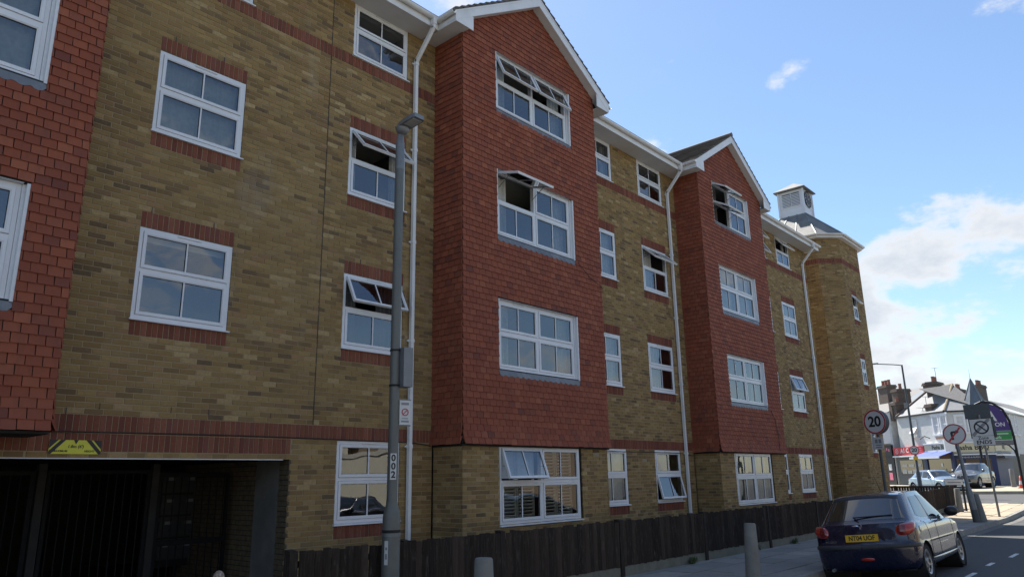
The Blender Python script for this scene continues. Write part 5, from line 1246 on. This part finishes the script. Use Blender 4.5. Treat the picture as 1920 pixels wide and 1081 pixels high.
# ------------------------------------------------------------------ shops across the junction
K = 1.1
P1 = Vector((58.456*K, 12.012*K, 0)); d1 = Vector((.67, .74, 0)).normalized(); dcn = Vector((.38, -.93, 0)).normalized(); d2 = Vector((1, -.07, 0)).normalized()
P2 = P1+dcn*2.62*K; SZ0 = .6
def Z(z): return 1.85+(z-1.85)*K
def frame_m(o, d): return Matrix.Translation((o.x, o.y, 0))@Matrix.Rotation(math.atan2(d.y, d.x), 4, 'Z')
# local x runs along the wall; for the left wall x grows away to the left of the picture, so outwards is +y there
plain('white_render', (.60, .60, .575), .85, var=.08, scale=3, bump=.1, dirt=((.36, .35, .33), 1.6, .55)); plain('grey_render', (.46, .455, .43), .88, var=.1, scale=2, dirt=((.3, .29, .27), 1.2, .5)); plain('white_bright', (.74, .74, .74), .7, var=.05)
plain('shop_roof', (.24, .245, .25), .8, var=.12, scale=3, dirt=((.19, .19, .19), 3, .4)); plain('slate_far', (.16, .155, .15), .8, var=.25, scale=8); plain('ridge_tile', (.26, .21, .14), .85, var=.15); plain('chimney_brick', (.13, .10, .08), .9, var=.3, scale=9, bump=.3)
plain('chimney_pot', (.28, .12, .08), .8); plain('shop_red', (.55, .025, .035), .5, var=.05); plain('shop_cream', (.55, .50, .33), .6, var=.06); plain('shop_blue', (.012, .025, .09), .5); plain('awning_blue', (.05, .09, .36), .7, var=.1); plain('shop_black', (.015, .013, .016), .5)
plain('shop_brown', (.10, .05, .03), .6); plain('shop_display', (.40, .40, .38), .6, var=.3, scale=5); plain('pink_print', (.65, .16, .25), .5); plain('faded_print', (.45, .25, .15), .8); plain('dark_text', (.05, .045, .03), .6); plain('lead_spire', (.13, .15, .17), .5, .3, var=.2, scale=2); plain('counter_green', (.22, .28, .25), .4)
def chimney(par, M, x, y, z0, z1, w, d, pots):
    cb = MB(M).box(x-w/2, x+w/2, y-d/2, y+d/2, z0, z1-.25).box(x-w/2-.08, x+w/2+.08, y-d/2-.08, y+d/2+.08, z1-.25, z1-.12).box(x-w/2-.03, x+w/2+.03, y-d/2-.03, y+d/2+.03, z1-.12, z1).build('chimney', 'chimney_brick', par)
    for i in range(pots):
        xx = x+(i-(pots-1)/2)*min(.45, w/max(1, pots)); MB(M).lathe([(.15, z1), (.12, z1+.35), (.14, z1+.4), (.14, z1+.48), (.1, z1+.48)], 10, (xx, y, 0)).build('chimney_pot', 'chimney_pot', cb)
    return cb
def sash_window(par, M, x0, x1, z0, z1, s, open_=0, surround=.12, mat='white_bright'):
    # s: +1 when outwards is +y in this frame, -1 when it is -y
    w = MB(M); o = lambda a, b: (min(a*s, b*s), max(a*s, b*s))
    for (a, b, c, d) in ((x0-surround, x0, z0, z1), (x1, x1+surround, z0, z1), (x0-surround, x1+surround, z1, z1+surround)): w.box(a, b, *o(.0, .07), c, d)
    w.box(x0-surround-.06, x1+surround+.06, *o(0, .14), z0-.13, z0)
    fr = w.build('window', mat, par)
    f = MB(M); b_ = .06
    for (a, b, c, d) in ((x0, x0+b_, z0, z1), (x1-b_, x1, z0, z1), (x0+b_, x1-b_, z1-b_, z1), (x0+b_, x1-b_, z0, z0+b_), (x0+b_, x1-b_, (z0+z1)/2-.04, (z0+z1)/2+.04)): f.box(a, b, *o(-.05, .02), c, d)
    f.build('frame', 'white_bright', fr)
    MB(M).box(x0+b_, x1-b_, *o(-.03, -.02), z0+b_, z1-b_).build('pane', 'car_glass', fr)
    if open_:
        zz = (z0+z1)/2; q = MB(M); 
        pts = lambda y, z: None
        q.hexa([(x0, s*.03, zz), (x1, s*.03, zz), (x1, s*.06, zz), (x0, s*.06, zz), (x0, s*(.03+open_), z0+.2), (x1, s*(.03+open_), z0+.2), (x1, s*(.06+open_), z0+.2), (x0, s*(.06+open_), z0+.2)]); q.build('open_sash', 'white_bright', fr)
    return fr
def prism_roof(par, mat, pts, faces, name='roof'): return MB().add(pts, faces).build(name, mat, par)
M1 = frame_m(P1, d1); MC = frame_m(P1, dcn); M2 = frame_m(P2, d2)
# -- corner building with the barbecue shop and the red shop
CB = thing('corner_shop_building', 'white rendered corner building with a grey hipped roof and cream barbecue shop signs', 'building')
EV = Z(5.78); L1 = 5.35*K; L2 = 14.0
cor = [P1+d1*L1, P1, P2, P2+d2*L2]; back = [P2+d2*L2+Vector((1, 9, 0)), P1+d1*L1+Vector((7.5, -6.5, 0))+d2*1]
poly = [(p.x, p.y) for p in cor]+[(p.x, p.y) for p in back]
MB().slab(poly, 3.0, EV).build('wall', 'white_render', CB)
lowp = [P1+d1*L1, P1+d1*.15, P1+dcn*.2, P2-dcn*.2, P2+d2*L2]
inw = lambda M, x, y: (M@Vector((x, y, 0)))
MB().slab([(p.x+.35, p.y) for p in cor]+[(p.x, p.y) for p in back], SZ0-.1, 3.0).build('lower_wall', 'shop_black', CB)
gb = MB(M1).box(-.1, L1+.05, -.02, .12, EV-.06, EV+.06); gb.build('gutter', 'black_paint', CB); MB(MC).box(-.05, 2.62*K+.05, -.12, .02, EV-.06, EV+.06).build('gutter', 'black_paint', CB); MB(M2).box(0, L2, -.12, .02, EV-.02, EV+.08).build('gutter', 'black_paint', CB)
# hipped roof over the left part
def on_wall(u, v, inw):                     # where a sight line meets the plane parallel to the left wall, inw metres behind it
    q = fw*FPX+CR*(u-960)-CU*(v-540.5); o = P1-Vector((-d1.y, d1.x, 0))*inw; det = q.x*-d1.y+q.y*d1.x; s_ = (o.x*-d1.y+o.y*d1.x)/det; p = EYE+q*s_; return (p-o).dot(d1), p.z
tC, zC = on_wall(1744, 729, 2.8); tD, zD = on_wall(1786, 723, 2.8); tH, zH = on_wall(1742, 717, 2.8); tG, zG = on_wall(1746, 757, .5)
rA = (M1@Vector((L1, 0, EV+.05))); rB = (M1@Vector((-.1, 0, EV+.05))); rC = (M1@Vector((tC, -2.8, zC))); rD = (M1@Vector((tD, -2.8, zC+.05))); rE = MC@Vector((2.62*K, 0, EV+.05)); rA2 = M1@Vector((L1, -6.2, EV)); 
prism_roof(CB, 'shop_roof', [rA, rB, rD, rC], [(0, 1, 2, 3)]); prism_roof(CB, 'shop_roof', [rB, rE, rD], [(0, 1, 2)]); prism_roof(CB, 'shop_roof', [rA, rC, rA2], [(0, 1, 2)])
for a, b in ((rB, rD), (rC, rD), (rA, rC)): MB().tube([a, b], .1 if a is not rA else .13, 8).build('hip_tiles' if a is not rA else 'parapet_edge', 'ridge_tile' if a is not rA else 'chimney_brick', CB)
# roof along the right hand street
q1 = M2@Vector((0, 0, EV+.05)); q2 = M2@Vector((L2, 0, EV+.05)); q3 = M2@Vector((L2, 4.5, EV+2.0)); q4 = M2@Vector((.2, 4.5, EV+2.0))
prism_roof(CB, 'slate_far', [q1, q2, q3, q4], [(0, 1, 2, 3)]); prism_roof(CB, 'slate_far', [q1, q4, rD], [(0, 1, 2)])
MB().tube([M2@Vector((6.2, 0, EV+.1)), M2@Vector((5.0, 4.5, EV+2.05))], .09, 6).build('roof_valley', 'white_render', CB)
sky_ = MB(M2).hexa([(1.3, .9, EV+.55), (2.3, .9, EV+.55), (2.3, 1.6, EV+.85), (1.3, 1.6, EV+.85), (1.3, .85, EV+.8), (2.3, .85, EV+.8), (2.3, 1.5, EV+1.1), (1.3, 1.5, EV+1.1)]).build('skylight', 'white_bright', CB)
chimney(CB, M1, tH, -2.8, zC-.9, zH, .75, .7, 0); chimney(CB, M1, tG, -.5, EV-.1, zG, .8, .6, 0)
chimney(CB, M2, 3.4, 4.2, EV+1.2, EV+2.75, 1.9, .8, 2); chimney(CB, M2, 9.8, 4.2, EV+1.2, EV+2.6, 1.6, .8, 2)
# spire over the canted corner
cs = P1+dcn*2.15*K+Vector((.95, .35, 0)); MS = Matrix.Translation((cs.x, cs.y, 0))@Matrix.Rotation(math.atan2(dcn.y, dcn.x), 4, 'Z'); s0 = .85; zb, za = EV+.05, Z(7.85)+.25
spv = [(-s0*.62, -s0*.95, zb), (s0*.62, -s0*.95, zb), (s0*1.1, 0, zb), (s0*.62, s0*.95, zb), (-s0*.62, s0*.95, zb), (-s0*1.1, 0, zb), (0, 0, za)]
spo = MB(MS).add(spv, [(i, (i+1) % 6, 6) for i in range(6)]).build('spire', 'lead_spire', CB)
for i in range(6): MB(MS).tube([spv[i], spv[6]], .06, 6, r1=.03).build('spire_roll', 'galvanised', spo)
MB(MS).tube([(0, 0, za-.05), (0, 0, za+.75)], .018, 5, r1=.006).build('finial', 'dark_metal', spo)
# canted bay on the left wall, windows
sash_window(CB, M1, .66*K, 1.18*K, Z(4.3), Z(5.52), 1); sash_window(CB, M1, -.16*K, .36*K, Z(4.33), Z(5.55), 1); sash_window(CB, M1, 3.02*K, 3.56*K, Z(4.3), Z(5.48), 1, open_=.35, surround=.03, mat='white_render')
MB(M1).box(-.35*K, 1.42*K, .0, .05, Z(5.6), EV-.06).build('bay_head', 'white_bright', CB)
sash_window(CB, MC, .75, 1.25, Z(4.35), Z(5.45), -1); sash_window(CB, MC, 1.6, 2.15, Z(4.35), Z(5.45), -1)
for a in (2.4, 3.7, 6.3, 7.8): sash_window(CB, M2, a, a+.8, Z(4.35), Z(5.75), -1, surround=.08)
MB(M1).box(-.1, 1.15*K, .012, .02, Z(3.95), Z(4.1)).build('faded_lettering_panel', 'faded_print', CB)
MB().tube([M1@Vector((1.75*K, .05, Z(4.05))), M1@Vector((1.75*K, .5, Z(4.2))), M1@Vector((1.75*K, .9, Z(3.98)))], .035, 6).build('wall_bracket', 'black_paint', CB)
# shop fronts
sg1 = MB(M1).box(-.42*K, 2.42*K, -.02, .14, Z(3.13), Z(3.62)).build('shop_sign', 'shop_cream', CB); MB(M1).box(-.45*K, 2.45*K, -.02, .22, Z(3.62), Z(3.7)).build('sign_cornice', 'white_bright', sg1)
def tM(M, x, y, z, flip):  # place text on a wall frame
    a = math.atan2(M[1][0], M[0][0]); p = M@Vector((x, y, z)); return (p.x, p.y, p.z), (R(90), 0, a+(math.pi if flip else 0))
l_, r_ = tM(M1, .75*K, .145, Z(3.38), True); text('Pasha BBQ', .42, 'dark_text', CB, l_, r_, bold=.012)
sg2 = MB(MC).box(.15, 2.66*K, -.14, .02, Z(2.98), Z(3.62)).build('shop_sign', 'shop_cream', CB); MB(MC).box(.1, 2.7*K, -.22, .02, Z(3.62), Z(3.7)).build('sign_cornice', 'white_bright', sg2)
l_, r_ = tM(MC, 1.5, -.145, Z(3.3), False); text('Pasha BBQ', .5, 'dark_text', CB, l_, r_, bold=.014)
sg3 = MB(M2).box(.1, 4.8, -.14, .02, Z(3.05), Z(3.58)).build('shop_sign', 'shop_cream', CB); l_, r_ = tM(M2, 2.4, -.145, Z(3.3), False); text('BBQ', .42, 'dark_text', CB, l_, r_, bold=.01)
MB(MC).box(.1, 2.72*K, -.35, .0, Z(2.8), Z(2.88)).build('awning_box', 'white_bright', CB)
MB(MC).box(.15, 2.7*K, -.08, .05, SZ0, Z(2.79)).build('shop_front', 'shop_blue', CB)
for a, b in ((.35, .75), (.95, 1.85), (2.0, 2.6)): MB(MC).box(a, b, -.1, -.07, SZ0+.5, Z(2.55)).build('shop_window', 'car_glass', CB)
l_, r_ = tM(MC, 1.45, -.09, Z(2.66), False); text('KEBABS & BURGERS', .16, 'plate_white', CB, l_, r_)
MB(M2).box(.1, 4.8, -.06, .02, SZ0, Z(2.95)).build('shop_front', 'shop_blue', CB); MB(M2).box(.1, 5.0, -.55, .0, Z(2.72), Z(2.85)).build('awning_box', 'white_bright', CB); MB(M2).box(.4, 4.9, -.57, -.53, Z(2.55), Z(2.72)).build('awning_valance', 'shop_blue', CB)
aw = MB(M1).hexa([(-.75*K, .1, Z(3.1)), (2.38*K, .1, Z(3.1)), (2.38*K, 1.5, Z(2.72)), (-.75*K, 1.5, Z(2.72)), (-.75*K, .1, Z(3.13)), (2.38*K, .1, Z(3.13)), (2.38*K, 1.5, Z(2.75)), (-.75*K, 1.5, Z(2.75))]).build('awning', 'awning_blue', CB)
MB(M1).box(-.77*K, 2.4*K, 1.5, 1.56, Z(2.62), Z(2.76)).build('awning_bar', 'white_bright', aw); MB(M1).box(-.8*K, 2.42*K, .02, .16, Z(3.08), Z(3.2)).build('awning_case', 'white_bright', aw)
MB(M1).box(-.4*K, 2.4*K, .02, .06, SZ0, Z(3.1)).build('shop_front', 'shop_brown', CB); MB(M1).box(-.25*K, 2.2*K, .07, .09, SZ0+.75, Z(2.6)).build('shop_window', 'car_glass', CB); MB(M1).box(-.4*K, 2.4*K, .065, .1, SZ0, SZ0+.7).build('stall_riser', 'shop_blue', CB)
MB(M1).box(.5, 1.45, .1, .12, SZ0+.85, SZ0+1.35).build('window_menu', 'counter_green', CB); MB(M1).box(.8, 1.0, .1, .12, SZ0+1.5, SZ0+1.75).build('window_notice', 'plate_white', CB)
for a in (-.42*K, 2.3*K): MB(M1).box(a, a+.25, .05, .16, SZ0, Z(3.1)).build('pilaster', 'shop_blue', CB)
bx_ = MB(M1).box(-.82*K, -.7*K, .15, .95, Z(3.05), Z(3.85)).build('box_sign', 'white_bright', CB); MB(M1).prism([(-.825*K, Z(3.2))]*3, 0, 0) if 0 else None
kb = MB(M1@Matrix.Translation((-.825*K if 0 else -.70*K, 0, 0))); kb.lathe([(.05, Z(3.22)), (.13, Z(3.35)), (.15, Z(3.6)), (.06, Z(3.72))], 12, (.03, .55, 0)); kb.build('kebab_emblem', 'shop_brown', bx_)
rs = MB(M1).box(2.5*K, 6.15*K, -.02, .14, Z(3.0), Z(3.55)).build('shop_sign', 'shop_red', CB)
l_, r_ = tM(M1, 4.75*K, .145, Z(3.29), True); text('A1 C', .5, 'plate_white', CB, l_, r_, bold=.016)
MB(M1).lathe([(.17, .141), (.2, .141), (.2, .146), (.17, .146)], 24, (5.72*K, 0, Z(3.27)), 'y', cap=False).build('sign_emblem', 'plate_white', rs); l_, r_ = tM(M1, 5.72*K, .145, Z(3.27), True); text('1', .24, 'plate_white', CB, l_, r_, bold=.01)
for z in (3.4, 3.27, 3.14): MB(M1).box(2.75*K, 3.4*K, .141, .146, Z(z)-.02, Z(z)+.02).build('sign_print', 'pink_print', rs)
MB(M1).box(2.5*K, 6.1*K, .0, .3, Z(2.84), Z(2.94)).build('shutter_box', 'white_bright', CB)
MB(M1).box(2.55*K, 6.0*K, .0, .03, SZ0, Z(2.84)).build('shop_front', 'sign_backing', CB); MB(M1).box(3.0*K, 5.6*K, .04, .06, SZ0+.9, Z(2.6)).build('shop_window', 'car_glass', CB)
for i in range(4): MB(M1).box((3.1+.6*i)*K, (3.6+.6*i)*K, .065, .08, SZ0+1.0, SZ0+1.25+.1*(i % 2)).build('window_poster', 'shop_display', CB)
for i in range(3): MB(M1).box((3.15+.8*i)*K, (3.75+.8*i)*K, .065, .08, SZ0+1.55, SZ0+1.75).build('window_poster', 'shop_display', CB)
# tv aerials
def aerial(par, M, x, y, z, h, n=6):
    a = MB(M).tube([(x, y, z), (x, y, z+h)], .02, 5).tube([(x-.55, y, z+h-.05), (x+.55, y, z+h+.08)], .015, 5)
    for i in range(n): xx = x-.5+i*1.0/(n-1); a.tube([(xx, y-.2, z+h-.04+.12*i/(n-1)), (xx, y+.2, z+h-.04+.12*i/(n-1))], .01, 4)
    a.build('aerial', 'galvanised', par, kind='stuff')
aerial(CB, M1, tG+.3, -.3, zG, .6); aerial(CB, M1, tG+.7, -.2, zG-.5, .25); aerial(CB, M2, 4.1, 4.2, EV+2.7, 1.3)
# -- white terrace house to the left with stepped party wall
TH = thing('terrace_house', 'bright white bay fronted terrace house with dark chimneys left of the red shop', 'building')
x0, x1 = 6.2*K, 11.5*K; zt = Z(6.3)
MB(M1).box(x0, x1, -8, .0, SZ0-.1, zt).build('wall', 'white_render', TH)
by_ = MB(M1).prism([(0, 0)]*3, 0, 0) if 0 else None
bay = MB(M1).add([(x0+.25, 0, Z(3.9)), (x0+.7, .6, Z(3.9)), (x0+2.0, .6, Z(3.9)), (x0+2.4, 0, Z(3.9)), (x0+.25, 0, zt), (x0+.7, .6, zt), (x0+2.0, .6, zt), (x0+2.4, 0, zt)], [(0, 1, 5, 4), (1, 2, 6, 5), (2, 3, 7, 6), (4, 5, 6, 7), (0, 3, 2, 1)]).build('bay', 'white_bright', TH)
sash_window(TH, M1@Matrix.Translation((0, .6, 0)), x0+.95, x0+1.7, Z(4.25), Z(5.6), 1)
pw = MB(M1).prism([(x0-.35, EV-.2), (x0+.05, EV-.2), (x0+.05, Z(7.0)), (x0-.35, Z(6.6))], -7, -.1); pw.build('party_wall', 'chimney_brick', TH)
MB(M1).add([(x0, .1, zt), (x1, .1, zt), (x1, -4, zt+2.2), (x0, -4, zt+2.2)], [(0, 1, 2, 3)]).build('roof', 'slate_far', TH)
chimney(TH, M1, x0+.35, -1.6, zt-.2, Z(8.1), .8, 1.2, 1); chimney(TH, M1, x0-.45, -.6, EV-.1, Z(6.9)+.1, .65, .8, 1); chimney(TH, M1, x0+3.2, -2.2, zt, Z(8.7), 1.4, .9, 3)
MB(M1).box(x0+.1, x0+4.5, -.02, .2, Z(2.95), Z(3.8)).build('shop_sign', 'shop_black', TH)
for i in range(4): MB(M1).box(x0+.35+.3*i, x0+.52+.3*i, .2, .21, Z(3.3)+.09*(i % 2), Z(3.5)+.09*(i % 2)).build('sign_print', 'pink_print', TH)
MB(M1).box(x0+.1, x0+4.5, .0, .1, SZ0, Z(2.95)).build('shop_front', 'shop_black', TH)
MB(M1).box(x0+.5, x0+.9, .1, .12, SZ0+1.3, SZ0+1.8).build('window_poster', 'plate_white', TH); MB(M1).box(x0+.5, x0+.95, .1, .12, SZ0+.5, SZ0+1.1).build('window_poster', 'pink_print', TH)
# -- next house along the right hand street
NH = thing('side_street_house', 'grey rendered house with slate roof at the right frame edge', 'building')
MB(M2).box(L2+.05, L2+16, 0, 9, SZ0-.1, EV+.1).build('wall', 'grey_render', NH)
MB(M2).add([(L2, -.2, EV+.1), (L2+16, -.2, EV+.1), (L2+16, 4.5, EV+2.3), (L2, 4.5, EV+2.3)], [(0, 1, 2, 3)]).build('roof', 'slate_far', NH)
for a in (1.5, 4.5, 8): sash_window(NH, M2, L2+a, L2+a+.9, Z(4.3), Z(5.6), -1)
chimney(NH, M2, L2+4, 4.5, EV+1.8, EV+3.6, 1.8, .8, 3)
# far pavement in front of the shops
plain('far_paving', (.36, .31, .225), .9, var=.15, scale=2)
fp = [(52.6, 11.6), (53.6, 4.0), (58, 1.0), (120, -1.5), (120, 30), (90, 40), (P1.x+14*d1.x-1.6, P1.y+14*d1.y+1.4), (P1.x-2.3, P1.y+2.1), (P1.x-3.5, P1.y+.4)]
MB().slab(fp, lambda x, y: gz(x)-.1, lambda x, y: gz(x)+.1).build('far_pavement', 'far_paving', kind='structure')
# ------------------------------------------------------------------ opposite side of the street, seen only in the window reflections
plain('cream_render', (.50, .465, .37), .85, var=.06, scale=2, dirt=((.45, .42, .34), 1.5, .4)); plain('wall_coping', (.42, .40, .34), .9, var=.2, scale=9, bump=.3); plain('opp_brick', (.20, .14, .09), .9, var=.2, scale=8)
MB().box(-40, 44, -5.2, -4.2, -.15, .06).build('opposite_pavement', 'paving_slab', kind='structure')
CW = thing('garden_wall', 'tall cream rendered wall reflected behind the black saloon', 'wall', (-20, -5.0, 0))
MB().box(0, 40.5, -.25, 0, 0, 2.75).build('wall_face', 'cream_render', CW); MB().box(-.03, 40.53, -.3, .06, 2.75, 3.0).build('coping', 'wall_coping', CW)
for i, (hx, hw2, hh, mt) in enumerate(((-18, 9, 5.6, 'opp_brick'), (-8, 9, 5.4, 'cream_render'), (2.5, 9.5, 5.8, 'opp_brick'), (13, 9, 5.4, 'cream_render'), (23, 9.5, 5.7, 'opp_brick'), (33.5, 9, 5.5, 'opp_brick'))):
    OH = thing('reflected_house', ['brown brick house', 'cream house', 'yellow brick house', 'pale cream house', 'brick house', 'brick end house'][i]+' across the street seen only in the '+['leftmost', 'left', 'car park side', 'middle', 'right hand', 'rightmost'][i]+' window reflections', 'building', (hx, -11, 0), 0, 'houses reflected from across the street')
    MB().box(0, hw2, -8, 0, 0, hh).build('wall', mt, OH)
    MB().add([(-.3, .4, hh-.1), (hw2+.3, .4, hh-.1), (hw2+.3, -4, hh+2.6), (-.3, -4, hh+2.6), (-.3, -8.4, hh-.1), (hw2+.3, -8.4, hh-.1)], [(0, 1, 2, 3), (3, 2, 5, 4)]).build('roof', 'roof_slate', OH)
    for (a, z) in ((1.2, 3.6), (5.6, 3.6)): 
        wn_ = MB().box(a-.07, a+1.57, 0, .05, z-.07, z+1.27).build('window', 'white_bright', OH); MB().box(a, a+1.5, .04, .06, z, z+1.2).build('pane', 'car_glass', wn_)
    MB().box(hw2-1.2, hw2-.3, -4.4, -3.6, hh+2, hh+3.7).build('chimney', 'chimney_brick', OH)
